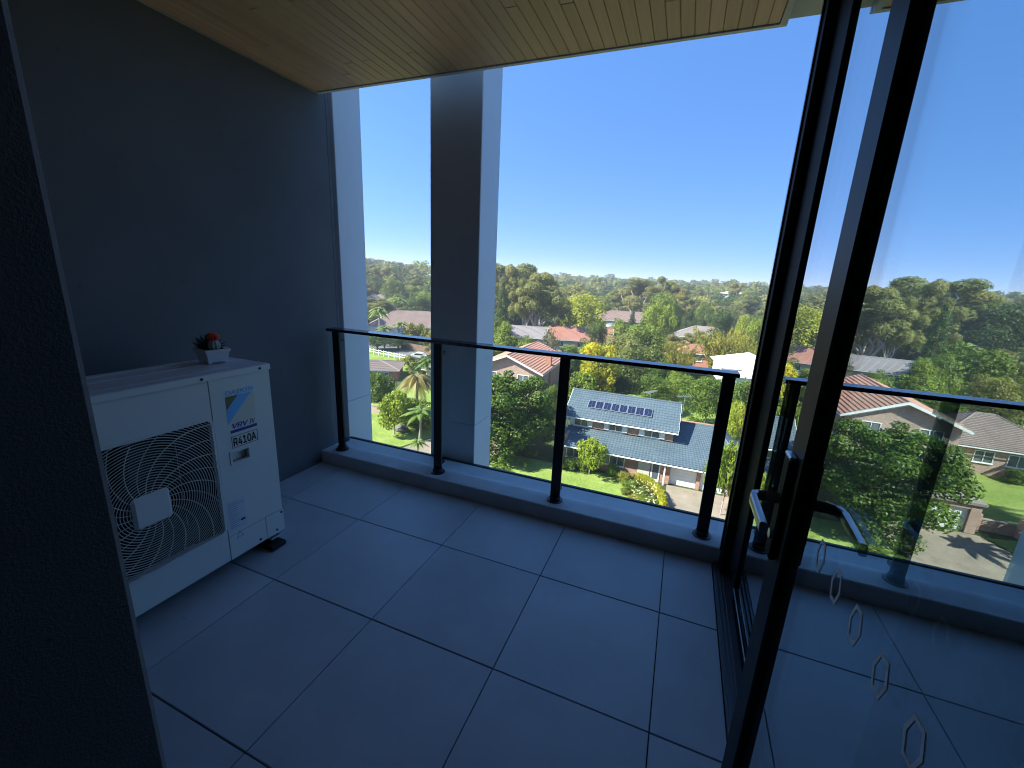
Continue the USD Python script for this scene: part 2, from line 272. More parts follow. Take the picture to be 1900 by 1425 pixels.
# kerb
kb = obj('balcony_kerb', cb(XW, XG, YK0, YK1-0.022, -0.2, ZK, 0.006), 'concrete', kind='structure')
obj('edge_flashing', cb(XW, XG, YK1-0.020, YK1+0.004, -0.3, ZK+0.006, 0.002), 'black_metal', kb)
# left party wall and its end capping
wl = obj('wall_left', cb(XW-0.22, XW, YB-1.2, 0.775, -0.3, ZC+0.3, 0.003), 'render_wall', kind='structure')
obj('wall_end_capping', cb(XW-0.222, XW-0.002, 0.7755, 0.80, -0.3, ZC+0.3, 0.004), 'facade', wl)
# near wall nib left of the doorway
nb = obj('wall_nib', cb(XW+0.002, 1.226, YB-0.27, YB, 0.0, ZC+0.02, 0.006), 'nib_wall', kind='structure')
# ceiling: substrate, boards, edge trims
XCE = 1.952
ce = obj('ceiling', bx(XW, 2.30, -3.0, 0.70, ZC+0.03, ZC+0.30), 'screed', kind='structure')
x = XW+0.004; bw = 0.0622; k = 0
while x < XCE-0.02:
    x1 = min(x+bw-0.0015, XCE-0.003)
    y = -3.0+R.uniform(0, 2.2)-1.6; ends = [-3.0]
    while y < 0.694:
        y += R.uniform(1.5, 2.4)
        if y < 0.55 and y > -2.8: ends.append(y)
    ends.append(0.694)
    for a, b in zip(ends[:-1], ends[1:]):
        # shiplap board: face with a small shadow-gap lip
        xm = x+(x1-x)*0.5
        obj('ceiling_board', cb(x, x1, a+0.0008, b-0.0008, ZC+R.uniform(0, 0.0008), ZC+0.028, 0.0026), 'timber_board', ce)
    x += bw; k += 1
obj('edge_trim', cb(XW, XCE+0.03, 0.6945, 0.722, ZC-0.005, ZC+0.30, 0.002), 'trim_light', ce)
obj('wall_bead', cb(XW+0.0005, XW+0.006, -3.0, 0.696, ZC-0.010, ZC+0.02, 0.001), 'trim_cream', ce)
obj('side_trim', cb(XCE, XCE+0.028, -3.0, 0.6965, ZC-0.010, ZC+0.29, 0.002), 'trim_white', ce)
obj('soffit_strip', cb(XCE+0.0285, 2.29, -1.6, 0.72, ZC+0.022, ZC+0.0295, 0.001), 'trim_white', ce)
# fins outside
for (xa, lab, nm) in ((-1.29, 'pale grey metal fin column close beside the dark left wall', 1), (-0.05, 'broad grey metal fin column standing between the second post and the gabled house', 2)):
    t = thing('fin_column', lab, 'column', (0, 0, 0), group='vertical fins outside the balustrade')
    y0, y1 = 0.90, 1.20; x0, x1 = xa, xa+0.395
    obj('fin_shell', cb(x0, x1, y0, y1, -17.0, 0.399, 0.004), 'fin_grey', t); obj('fin_shell', cb(x0, x1, y0, y1, 0.401, 9.0, 0.004), 'fin_grey', t)
    obj('fin_bracket', cb(x0+0.1, x1-0.1, YK1+0.005, y0, -0.28, -0.20, 0.003), 'black_metal', t)

# balustrade
bl = thing('balustrade', 'black metal balustrade with clear glass panes on the concrete kerb', 'balustrade')
PY = 0.62; posts = [-0.71, 0.19, 1.09, 1.989]
obj('top_rail', cb(-0.775, 2.035, PY-0.035, PY+0.060, 1.062, 1.083, 0.003), 'rail_metal', bl)
for px in posts:
    p = obj('post', cb(px-0.032, px+0.032, PY-0.010, PY+0.010, ZK+0.004, 1.0615, 0.003), 'black_metal', bl)
    obj('base_plate', lathe([(0, ZK), (0.052, ZK), (0.0525, ZK+0.006), (0.048, ZK+0.009), (0.0, ZK+0.009)], 28, (px, PY, 0)), 'black_metal', p, smooth=35)
    obj('base_sleeve', lathe([(0, ZK+0.006), (0.036, ZK+0.006), (0.036, ZK+0.03), (0.034, ZK+0.032), (0.0, ZK+0.032)], 24, (px, PY, 0)), 'black_metal', p, smooth=35)
for a, b in ((XW+0.012, 0.19-0.006), (0.19+0.006, 1.09-0.006), (1.09+0.006, 2.07)):
    gp = obj('glass_pane', cb(a, b, PY+0.040, PY+0.050, 0.118, 1.050, 0.001), 'glass_balustrade', bl)
for px in posts:
    for zz in (0.16, 0.98):
        obj('pane_clip', cb(px-0.028, px+0.028, PY+0.0105, PY+0.058, zz, zz+0.022, 0.003), 'black_metal', bl)

# far glass facade (right), jamb, head, sill track
gf = thing('glass_facade', 'dark framed glass wall with sill track closing the right side of the balcony', 'glass wall')
obj('jamb', [cb(2.086, XG+0.09, 0.44, 0.5205, 0.0, ZC+0.02, 0.004), cb(2.086, XG+0.09, 0.5207, 0.575, ZK+0.001, ZC+0.02, 0.004)], 'frame_black', gf)
obj('fixed_stile', cb(2.124, XG+0.06, 0.215, 0.4395, 0.086, ZC-0.036, 0.004), 'frame_black', gf)
obj('jamb_gasket', cb(2.078, 2.0857, 0.500, 0.514, ZK+0.002, ZC+0.018, 0.001), 'rail_metal', gf)
obj('head_frame', cb(2.090, XG+0.08, -1.60, 0.2145, ZC-0.035, ZC+0.021, 0.003), 'frame_black', gf)
obj('bottom_rail', cb(2.128, XG+0.06, -1.60, 0.2145, 0.012, 0.085, 0.004), 'frame_black', gf)
obj('bead', cb(2.124, 2.1275, -1.60, 0.2140, 0.078, 0.088, 0.001), 'bead_grey', gf)
tr = obj('sill_track', cb(2.056, XG+0.05, -1.60, 0.5200, -0.012, 0.004, 0.001), 'alu_track', gf)
for xx in (2.066, 2.084, 2.100): obj('track_rib', cb(xx, xx+0.004, -1.60, 0.5195, 0.0042, 0.014, 0.001), 'alu_track', tr)
obj('glass_pane', cb(XG, XG+0.010, -1.60, 0.2140, 0.0855, ZC-0.0355, 0.001), 'glass_strip', gf)

# glass door leaf, folded open against the facade
XD = 1.995
dl = thing('glass_door', 'black framed hinged glass door standing open with lever handles', 'door')
YS0, YS1, YH = -0.805, -0.905, -1.60
obj('lock_stile', cb(XD-0.016, XD+0.034, YS1, YS0, 0.022, 2.64, 0.004), 'stile_satin', dl)
obj('hinge_stile', cb(XD-0.016, XD+0.034, YH-0.04, YH+0.06, 0.022, 2.64, 0.004), 'frame_black', dl)
obj('bottom_rail', cb(XD-0.015, XD+0.033, YH+0.0605, YS1-0.0005, 0.022, 0.14, 0.004), 'frame_black', dl)
obj('top_rail', cb(XD-0.015, XD+0.033, YH+0.0605, YS1-0.0005, 2.56, 2.64, 0.004), 'frame_black', dl)
obj('glass_pane', cb(XD+0.001, XD+0.011, YH+0.061, YS1-0.001, 0.1405, 2.5595, 0.001), 'glass_door', dl)
def rbar(pts, w, h, n=12):
    """lever: rounded rectangular section swept along points, hull by hull"""
    out = []
    for a, b in zip(pts[:-1], pts[1:]):
        P = []
        for q in (a, b):
            for k in range(n):
                t = 2*PI*k/n; P.append(np.array(q)+np.array([0.5*w*np.sign(math.cos(t))*abs(math.cos(t))**0.5, 0.35*w*math.sin(t), 0.5*h*np.sign(math.sin(t))*abs(math.sin(t))**0.5]))
        out.append(trimesh.convex.convex_hull(np.array(P)))
    return cat_m(out)
for s, xs in ((-1, XD-0.0165), (1, XD+0.0345)):
    h = obj('lever_handle', rbar([(xs+s*0.012, -0.845, 1.072), (xs+s*0.045, -0.845, 1.072), (xs+s*0.060, -0.852, 1.072), (xs+s*0.066, -0.872, 1.071), (xs+s*0.062, -0.985, 1.066)], 0.016, 0.021), 'chrome', dl, smooth=40)
    obj('lock_plate', cb(min(xs, xs+s*0.014), max(xs, xs+s*0.014), -0.868, -0.822, 0.93, 1.17, 0.004), 'frame_black', h)
    obj('plate_cap', cb(min(xs, xs+s*0.0145), max(xs, xs+s*0.0145), -0.8685, -0.8215, 1.1702, 1.178, 0.002), 'chrome', h)
    obj('key_cylinder', cyl((xs+s*0.013, -0.845, 0.985), (xs+s*0.018, -0.845, 0.985), 0.011), 'chrome', h)
# safety hexagons stuck on the glass
def hexagon(y, z, xp, w=0.0200, h=0.0270, t=0.0058, tw=0.0105):
    o = [(-tw, h), (tw, h), (w, 0), (tw, -h), (-tw, -h), (-w, 0)]; k = 1-t/w; i = [(a*k, b*(1-t/h)) for a, b in o]
    return mv(prism(Polygon(o, [i]), 'x', xp-0.0006, xp), (0, y, z))
for n_, (yy) in enumerate(np.arange(5)*-0.0838-1.045):
    obj('hexagon_marker', hexagon(yy, 1.069, XD+0.0008), 'decal_white', dl)
for n_, (yy) in enumerate(np.arange(4)*-0.0838-1.037):
    obj('hexagon_marker', hexagon(yy, 1.026, XG-0.0002), 'decal_white', gf)

# room behind the glass and behind the camera; apartment block around the balcony
obj('room_floor', [bx(2.26, 6.0, -6.0, 0.55, -0.25, -0.004), bx(XW, 2.2595, -6.0, -2.601, -0.25, -0.004)], 'room_floor', kind='structure')
obj('room_ceiling', [bx(2.301, 6.0, -6.0, 0.55, ZC, ZC+0.2), bx(XW, 2.3005, -6.0, -3.001, ZC, ZC+0.2)], 'room_wall', kind='structure')
obj('room_walls', [bx(6.001, 6.2, -6.0, 0.55, -0.25, ZC+0.2), bx(XW, 6.2, -6.2, -6.001, -0.25, ZC+0.2), bx(2.229, 6.0, 0.551, 0.75, -0.25, ZC+0.2), bx(2.02, 2.30, -1.90, -1.6405, 0.0, ZC-0.001)], 'room_wall', kind='structure')
ap = thing('apartment_building', 'grey apartment block that carries the balcony', 'building')
obj('lower_storeys', cb(-30, 14, -16, 0.50, -17.2, -0.26, 0.02), 'facade', ap)
obj('upper_storeys', cb(-30, 14, -16, 0.68, ZC+0.305, 14, 0.02), 'facade', ap)
obj('side_storey', cb(-30, XW-0.225, -16, 0.50, -0.255, ZC+0.30, 0.02), 'facade', ap)
obj('right_storey', cb(6.21, 14, -16, 0.50, -0.255, ZC+0.30, 0.02), 'facade', ap)

# ------------------------------------------------------------------ outdoor air conditioning unit
ac = thing('outdoor_unit', 'cream outdoor air conditioning unit with round fan grille against the left wall', 'air conditioner', (-0.22, -0.35, 0.0))
# local frame: front face x = 0 looking along +x, right edge y = 0, unit runs to y = -0.94
H0, H1, D = 0.078, 1.036, 0.345
oy0, oy1, oz0, oz1 = -0.895, -0.315, 0.245, 0.825
def rrect(y0, y1, z0, z1, r): return sbox(y0+r, z0+r, y1-r, z1-r).buffer(r, quad_segs=6)
front = sbox(-0.94, H0+0.0, -0.3065, H1-0.028).difference(rrect(oy0, oy1, oz0, oz1, 0.02))
obj('front_panel', prism(Polygon(front.exterior.coords, [list(front.interiors[0].coords)]), 'x', -0.022, -0.002), 'ac_cream', ac)
ring = rrect(oy0-0.008, oy1+0.008, oz0-0.008, oz1+0.008, 0.026).difference(rrect(oy0+0.002, oy1-0.002, oz0+0.002, oz1-0.002, 0.02))
obj('fan_surround', prism(ring, 'x', -0.010, 0.004), 'ac_cream', ac, smooth=20)
sp = sbox(-0.3035, H0+0.13, 0.0, H1-0.028).difference(sbox(-0.242, 0.578, -0.152, 0.632))
obj('service_panel', prism(sp, 'x', -0.022, 0.0), 'ac_cream', ac)
obj('lower_cover', [prism(sbox(-0.3035, H0, -0.106, H0+0.1275), 'x', -0.022, 0.0005), prism(sbox(-0.1035, H0, 0.003, H0+0.1275), 'x', -0.022, 0.002)], 'ac_cream', ac)
obj('grip_recess', [prism(sbox(-0.250, 0.570, -0.144, 0.640).difference(sbox(-0.240, 0.580, -0.154, 0.630)), 'x', -0.002, 0.004), cb(-0.045, -0.030, -0.242, -0.152, 0.578, 0.632, 0.001)], 'ac_cream', ac)
obj('casing', [cb(-D, -0.0225, -0.028, 0.0, H0, H1-0.028, 0.003), cb(-D, -D+0.02, -0.94, -0.0285, H0, H1-0.028, 0.003), cb(-D+0.0205, -0.0225, -0.94, -0.915, H0, H1-0.028, 0.003), cb(-D+0.0205, -0.0225, -0.9145, -0.0285, H0, H0+0.02, 0.002)], 'ac_cream', ac)
tp = obj('top_panel', cb(-D-0.006, 0.006, -0.946, 0.006, H1-0.0275, H1, 0.004), 'ac_top', ac)
for xx in (-0.055, -0.20, -0.30): obj('pressed_rib', cb(xx, xx+0.010, -0.93, -0.02, H1+0.0002, H1+0.0035, 0.0015), 'ac_top', tp)
obj('front_lip', cb(0.0062, 0.0085, -0.944, 0.004, H1-0.030, H1-0.003, 0.001), 'ac_cream', tp)
for yy in (-0.055, -0.335, -0.90): obj('screw', cyl((0.008, yy, H1-0.016), (0.0115, yy, H1-0.016), 0.006, 10), 'ac_dark', ac)
for yy, zz in ((-0.045, H0+0.021), (-0.145, H0+0.021), (-0.010, H0+0.112), (-0.74, H0+0.021)): obj('screw', cyl((-0.004, yy, zz), (0.0045, yy, zz), 0.006, 10), 'ac_dark', ac)
hy, hz = (oy0+oy1)/2, (oz0+oz1)/2
obj('coil', [bx(-0.30, -0.295, -0.914, -0.316, H0+0.021, H1-0.03), bx(-0.29, -0.03, -0.3155, -0.3095, H0+0.021, H1-0.03)], 'ac_coil', ac)
sh = LineString([(hy+0.275*math.cos(t), hz+0.275*math.sin(t)) for t in np.linspace(0, 2*PI, 49)])
obj('fan_shroud', prism(sbox(oy0-0.018, oz0-0.02, oy1-0.0005, oz1+0.02).difference(Point(hy, hz).buffer(0.272, quad_segs=16)), 'x', -0.075, -0.068), 'ac_dark', ac)
fan = obj('fan', cyl((-0.20, hy, hz), (-0.10, hy, hz), 0.075, 24), 'ac_dark', ac, smooth=40)
for k in range(3):
    a0 = k*2*PI/3+0.4; P, F = [], []
    for i in range(7):
        rr = 0.07+0.195*i/6
        for j in range(5):
            a = a0+(j/4)*(1.15-0.25*i/6)+0.2*i/6; P.append((-0.19+0.085*j/4, hy+rr*math.cos(a), hz+rr*math.sin(a)))
    for i in range(6):
        for j in range(4): q = i*5+j; F += [[q, q+1, q+6], [q, q+6, q+5]]
    obj('fan_blade', trimesh.Trimesh(P, F, process=False), 'ac_coil', fan, smooth=True)
clip = rrect(oy0+0.001, oy1-0.001, oz0+0.001, oz1-0.001, 0.02)
def bulge(y, z): r = math.hypot(y-hy, z-hz); return 0.006+0.020*max(0, 1-(r/0.33)**2)
gr = obj('grille_hub', cb(0.018, 0.040, hy-0.068, hy+0.068, hz-0.068, hz+0.068, 0.012), 'ac_cream', ac, smooth=30)
r = 0.062
while r < 0.405:
    ln = LineString([(hy+r*math.cos(t), hz+r*math.sin(t)) for t in np.linspace(0, 2*PI, 73)]).intersection(clip)
    segs = [] if ln.is_empty else [g for g in getattr(ln, 'geoms', [ln]) if g.length > 0.01]
    if len(segs) == 2 and r < 0.288: segs = [LineString(list(segs[1].coords)[:-1]+list(segs[0].coords))] if segs[1].coords[-1] == segs[0].coords[0] else segs
    if segs:
        for g in segs: obj('grille_ring', tube([(bulge(*q), q[0], q[1]) for q in g.coords], 0.0016, 6), 'ac_wire', ac, smooth=True)
    r += 0.0108
for k in range(22):
    a0 = k*2*PI/22; P = []
    for i in range(22):
        rr = 0.06+0.35*i/21; a = a0-0.95*(rr-0.06)/0.33; q = (hy+rr*math.cos(a), hz+rr*math.sin(a))
        if clip.contains(Point(q)): P.append((bulge(*q)-0.0032, q[0], q[1]))
    if len(P) > 2: obj('grille_spoke', tube(P, 0.0014 if k % 2 else 0.0020, 6), 'ac_wire', ac, smooth=True)
for (a, b) in ((oy1-0.03, oz1-0.03), (oy1-0.03, oz0+0.03), (oy0+0.03, oz1-0.03), (oy0+0.03, oz0+0.03)): obj('grille_fixing', cb(-0.066, 0.004, a-0.012, a+0.012, b-0.012, b+0.012, 0.004), 'ac_dark', ac)
# decals on the service panel (face x = 0, reading along +y)
def on_panel(m, y, z, x=0.0008): v = m.vertices; return trimesh.Trimesh(np.stack([v[:, 2]+x, v[:, 0]+y, v[:, 1]+z], 1), m.faces, process=False)
def text(s, w, h, y, z, matname, name, bold=True, shear=0.0, x=0.0009):
    m = meshkit.text_mesh(s, h, 0.0006, bold=bold); v = m.vertices.copy(); v[:, 0] -= v[:, 0].min(); v[:, 0] *= w/v[:, 0].max(); v[:, 0] += shear*v[:, 1]
    return obj(name, on_panel(trimesh.Trimesh(v, m.faces, process=False), y, z, x), matname, ac)
def flat(poly, x0=0.0004, x1=0.0008): return prism(Polygon(poly), 'x', x0, x1)
ly0, ly1, lz0, lz1 = -0.238, -0.095, 0.780, 0.912
text('DAIKIN', 0.138, 0.021, ly0+0.002, lz1+0.006, 'print_blue', 'lettering', True, 0.25)
obj('logo_panel', flat([(ly0, lz0), (ly1, lz0), (ly1, lz1), (ly0, lz1)], 0.0002, 0.0006), 'print_cream', ac)
obj('logo_triangle', flat([(ly0, lz1), (ly0+0.062, lz1), (ly0, lz1-0.064)], 0.0006, 0.001), 'print_olive', ac)
obj('logo_stripe', flat([(ly0+0.062, lz1), (ly1-0.012, lz1), (ly0, lz0-0.002), (ly0, lz1-0.064)], 0.0006, 0.001), 'print_blue', ac)
text('VRV', 0.080, 0.024, ly0+0.012, lz0-0.030, 'print_navy', 'lettering', True, 0.28)
text('IV', 0.026, 0.024, ly0+0.104, lz0-0.030, 'print_black', 'lettering', False, 0.22)
obj('blue_bar', flat([(ly0+0.006, lz0-0.052), (ly1, lz0-0.052), (ly1, lz0-0.037), (ly0+0.006, lz0-0.037)]), 'print_navy', ac)
def frame_poly(y0, y1, z0, z1, t): return prism(sbox(y0, z0, y1, z1).difference(sbox(y0+t, z0+t, y1-t, z1-t)), 'x', 0.0004, 0.0009)
bz0, bz1 = 0.652, 0.712
obj('lettering_frame', frame_poly(ly0+0.006, ly1-0.002, bz0, bz1, 0.0022), 'print_black', ac)
text('R410A', 0.118, 0.040, ly0+0.014, bz0+0.009, 'print_black', 'lettering', True)
lb = obj('rating_label', flat([(-0.296, 0.228), (-0.205, 0.228), (-0.205, 0.388), (-0.296, 0.388)]), 'paper_white', ac)
for k in range(13):
    zz = 0.376-k*0.0108; w = R.choice((0.030, 0.045, 0.075)); obj('print_line', prism(sbox(-0.290, zz-0.0026, -0.290+w, zz), 'x', 0.0008, 0.0012), 'print_grey', lb)
obj('print_line', prism(sbox(-0.235, 0.262, -0.212, 0.272), 'x', 0.0008, 0.0012), 'print_black', lb)
tri = Polygon([(-0.268, 0.178), (-0.228, 0.178), (-0.248, 0.214)])
obj('warning_triangle', prism(tri.difference(tri.buffer(-0.0035)), 'x', 0.0006, 0.0010), 'print_grey', ac)
for yy in (-0.06, -0.88):
    ft = obj('foot', cb(-0.33, 0.03, yy-0.045, yy+0.045, 0.0, 0.028, 0.006), 'rubber', ac)
    obj('foot_riser', cb(-0.31, -0.01, yy-0.022, yy+0.022, 0.0285, 0.060, 0.004), 'rubber', ft)
    obj('foot_bracket', [cb(-0.32, 0.012, yy-0.03, yy+0.03, 0.0605, 0.0655, 0.001), cyl((-0.02, yy, 0.066), (-0.02, yy, 0.0775), 0.008, 10)], 'chrome', ft)

# small litter on the tiles
o_, d_ = ray(342, 1146); q_ = o_+d_*(0.001-o_[2])/d_[2]
obj('paper_scrap', trimesh.convex.convex_hull(np.array([(q_[0]+a, q_[1]+b, c) for a, b, c in ((-0.010, -0.003, 0.0006), (0.009, -0.005, 0.0008), (0.011, 0.004, 0.003), (-0.006, 0.006, 0.0008), (0.0, 0.001, 0.006))])), 'paper_white', label='tiny white scrap lying on the tiles in front of the outdoor unit', cat='litter')
for k_, (u_, v_, s_) in enumerate(((642, 868, 0.010), (684, 876, 0.007), (880, 940, 0.008))):
    o_, d_ = ray(u_, v_); q_ = o_+d_*(0.0012-o_[2])/d_[2]
    obj('dry_leaf', trimesh.convex.convex_hull(np.array([(q_[0]-s_, q_[1], 0.001), (q_[0], q_[1]-s_*0.4, 0.002), (q_[0]+s_, q_[1]+s_*0.2, 0.001), (q_[0], q_[1]+s_*0.5, 0.004)])), 'soil', label=('dark dry leaf at the kerb foot near the left wall corner', 'tiny dry leaf at the kerb foot before the first glass pane', 'small dry leaf at the kerb foot right of the second post')[k_], cat='litter')

# pot with succulents on the unit
pc = at(389, 677, 1.0); o_, d_ = ray(388, 676); pc = o_+d_*(H1+0.004-o_[2])/d_[2]
o2, d2 = ray(360, 668); p2 = o2+d2*(H1+0.004-o2[2])/d2[2]; o3, d3 = ray(419, 668); p3 = o3+d3*(H1+0.004-o3[2])/d3[2]
PA = math.atan2((pc-p2)[1], (pc-p2)[0])
pl_, pw_ = 0.088, 0.072
pot = thing('planter_pot', 'small white tapered pot with succulents and a red topped cactus on the outdoor unit', 'plant pot', (pc[0], pc[1], H1+0.0036), PA, (1.16, 1.16, 1.12))
# local frame: near corner at (0,0), long side towards -x, short side towards +y
def taper(x0, x1, y0, y1, z0, z1, t):
    return trimesh.convex.convex_hull(np.array([(x0, y0, z0), (x1, y0, z0), (x0, y1, z0), (x1, y1, z0), (x0-t, y0-t, z1), (x1+t, y0-t, z1), (x0-t, y1+t, z1), (x1+t, y1+t, z1)]))
outer = [taper(-pl_, 0, 0, pw_, 0.006, 0.052, 0.009)]
obj('pot_body', outer[0], 'pot_white', pot)
rim = sbox(-pl_-0.013, -0.013, 0.013, pw_+0.013).difference(sbox(-pl_-0.004, -0.004, 0.004, pw_+0.004))
obj('pot_rim', prism(rim, 'z', 0.0515, 0.062), 'pot_white', pot)
obj('potting_soil', bx(-pl_-0.004, 0.004, -0.004, pw_+0.004, 0.0522, 0.058), 'soil', pot)
for a, b in ((-0.012, 0.0), (-pl_, 0.0), (-0.012, pw_-0.012), (-pl_, pw_-0.012)): obj('pot_foot', bx(a, a+0.012, b, b+0.012, 0.0, 0.0062), 'pot_white', pot)
def spike_rosette(cx, cy, z, n, L, w, seed):
    rg = np.random.default_rng(seed); ms = []
    for k in range(n):
        a = k*2.399; el = 0.35+1.05*k/n; d = np.array([math.cos(a)*math.cos(el), math.sin(a)*math.cos(el), math.sin(el)]); l = L*rg.uniform(0.8, 1.1)
        b = np.array([cx, cy, z]); ms.append(tube([b, b+d*l*0.4+[0, 0, -0.002], b+d*l], [w*0.6, w, w*0.12], 5))
    return ms
obj('succulent', spike_rosette(-0.072, 0.034, 0.055, 40, 0.072, 0.0062, 1)+spike_rosette(-0.045, 0.050, 0.055, 24, 0.052, 0.0050, 2), 'succulent', pot)
def ribbed(cx, cy, cz, r, h, n, depth):
    m = trimesh.creation.icosphere(4, 1.0); v = m.vertices.copy(); a = np.arctan2(v[:, 1], v[:, 0]); k = 1-depth*np.abs(np.sin(a*n/2))**0.6*np.clip(1.15-np.abs(v[:, 2])**3, 0, 1)
    v[:, :2] *= k[:, None]*r; v[:, 2] *= h; return trimesh.Trimesh(v+[cx, cy, cz], m.faces, process=False)
cs = obj('cactus_stem', ribbed(-0.018, 0.036, 0.076, 0.024, 0.028, 10, 0.22), 'cactus_green', pot, smooth=True)
obj('cactus_bloom', ribbed(-0.022, 0.036, 0.114, 0.027, 0.020, 14, 0.25), 'cactus_red', pot, smooth=True)

# ================================================================== terrain, roads, lawns
G0 = -17.0
def tz(x, y):
    x = np.asarray(x, float); y = np.asarray(y, float); d = np.hypot(x-1.7, y+1.85)
    rise = np.where(d > 118, 0.020*(d-118), 0.0); rise = np.where(d > 620, 0.020*502+0.004*(d-620), rise)
    azm = np.degrees(np.arctan2(x-1.7, y+1.85))
    left = np.clip((-azm-27)/12, 0, 1)*np.clip((d-125)/160, 0, 1)*7.0
    return G0+rise+left
def build_ground():
    rs = np.concatenate([np.linspace(0, 118, 13)[1:], np.geomspace(125, 5000, 34)]); n = 96; P = [(1.7, -1.85, G0)]
    for r_ in rs:
        for k in range(n):
            a = 2*PI*k/n; x, y = 1.7+r_*math.cos(a), -1.85+r_*math.sin(a); P.append((x, y, float(tz(x, y))))
    F = [[0, 1+k, 1+(k+1) % n] for k in range(n)]
    for i in range(len(rs)-1):
        for k in range(n):
            a, b = 1+i*n+k, 1+i*n+(k+1) % n; c, d = a+n, b+n; F += [[a, c, d], [a, d, b]]
    return trimesh.Trimesh(P, F, process=False)
obj('ground', build_ground(), 'undergrowth', smooth=True, kind='structure')
def sheet(name, pts, z, m): return obj(name, prism(Polygon(pts), 'z', z-0.05, z), m, kind='structure')
# blue roofed house's garden
sheet('lawn', [(-19, 20), (2.0, 20), (2.3, 33), (1.6, 34.6), (-1.0, 37.6), (-19, 37.6)], G0+0.03, 'lawn_grass')
sheet('driveway', [(2.5, 18), (10.5, 18), (9.6, 38.0), (2.4, 38.0)], G0+0.035, 'concrete_drive')
sheet('lawn', [(-8, 56), (14, 52), (14, 72), (-8, 74)], G0+0.03, 'lawn_grass')
# left neighbour's garden
sheet('driveway', [(-28, 20), (-14.5, 20), (-15.0, 40.4), (-22.2, 40.4), (-24, 36)], G0+0.035, 'concrete_drive')
sheet('lawn', [(-60, 24), (-28.2, 24), (-24.3, 36), (-22.6, 40.3), (-38, 44.5), (-60, 46)], G0+0.03, 'lawn_grass')
# raised terrace in front of the gabled house with a brick retaining wall
tb = obj('terrace', bx(-38, -22.3, 42.0, 56.0, G0-0.2, G0+0.70), 'lawn_grass', kind='structure')
rw = thing('retaining_wall', 'low pinkish brick retaining wall with piers in front of the raised lawn', 'wall')
obj('wall_run', bx(-36, -22.2, 41.65, 41.98, G0, G0+0.95), 'brick_pink', rw); obj('coping', bx(-36.02, -22.18, 41.62, 42.0, G0+0.952, G0+1.02), 'path_stone', rw)
for x in (-22.1, -25.2, -28.5): obj('pier', cb(x-0.32, x+0.32, 41.05, 41.62, G0, G0+1.65, 0.02), 'brick_pink', rw)
sheet('lawn', [(-72, 58), (-40.2, 58), (-46, 72), (-50, 75.5), (-62, 80), (-82, 80)], G0+0.03, 'lawn_grass')
sheet('road', [(-110, 92), (-63, 79.5), (-49, 73.2), (-20, 76), (-20, 82.5), (-48, 79.5), (-62, 86.0), (-110, 99)], G0+0.035, 'asphalt')
sheet('verge', [(-110, 99.3), (-62, 86.3), (-47, 79.8), (-46, 84), (-62, 92), (-110, 105)], G0+0.03, 'path_stone')

# ------------------------------------------------------------------ houses
def tiled_slope(a, b, c, d, course=0.34, pitch=0.30, step=0.028, wave=0.022, fine=True):
    """tiled roof slope from eave a->b up to ridge d->c (a below d): courses are real steps, tiles rounded across"""
    a, b, c, d = (np.array(q, float) for q in (a, b, c, d)); L = max(np.linalg.norm(d-a), np.linalg.norm(c-b)); W = max(np.linalg.norm(b-a), 0.01)
    nc = max(2, int(L/course)); nw = max(2, int(W/pitch)*(4 if fine else 1)); n = np.cross(b-a, d-a); n /= np.linalg.norm(n)
    if n[2] < 0: n = -n
    s = np.linspace(0, 1, nw+1); P, F = [], []; ph = np.abs(np.sin(s*W/pitch*PI))**0.8 if fine else np.zeros_like(s)
    for i in range(nc):
        for t, h in ((i/nc, step), ((i+1)/nc, 0.0)):
            e0, e1 = a+(d-a)*t, b+(c-b)*t; P.append(e0+(e1-e0)*s[:, None]+n*(h+wave*ph*(1 if h else 1))[:, None])
    m = nw+1
    for i in range(2*nc-1):
        for j in range(nw): q = i*m+j; F += [[q, q+1, q+m+1], [q, q+m+1, q+m]]
    P = np.concatenate(P)
    und = [a-n*0.06, b-n*0.06, c-n*0.06, d-n*0.06]; k = len(P); P = np.concatenate([P, und]); F += [[k, k+2, k+1], [k, k+3, k+2]]
    return trimesh.Trimesh(P, F, process=False)
def ridge_cap(p, q, r=0.10): return tube(np.linspace(p, q, 3), r, 7)
def window(parent, x0, x1, z0, z1, y, shutters=0.0, mull=1, fr='white_paint'):
    """window in a wall facing -y, standing in the wall plane y"""
    w = obj('window', [bx(x0, x1, y-0.05, y+0.02, z0, z0+0.07), bx(x0, x1, y-0.05, y+0.02, z1-0.07, z1), bx(x0, x0+0.07, y-0.05, y+0.02, z0+0.071, z1-0.071), bx(x1-0.07, x1, y-0.05, y+0.02, z0+0.071, z1-0.071)] +
            [bx(x0+(x1-x0)*(i+1)/(mull+1)-0.03, x0+(x1-x0)*(i+1)/(mull+1)+0.03, y-0.045, y+0.02, z0+0.071, z1-0.071) for i in range(mull)], fr, parent)
    obj('pane', bx(x0+0.071, x1-0.071, y-0.006, y-0.002, z0+0.071, z1-0.071), 'window_dark', w)
    obj('sill', cb(x0-0.06, x1+0.06, y-0.12, y-0.002, z0-0.07, z0-0.002, 0.01), fr, w)
    if shutters:
        for xs in (x0-shutters-0.02, x1+0.02):
            sh = obj('shutter', cb(xs, xs+shutters, y-0.05, y-0.003, z0, z1, 0.01), 'white_paint', w)
    return w
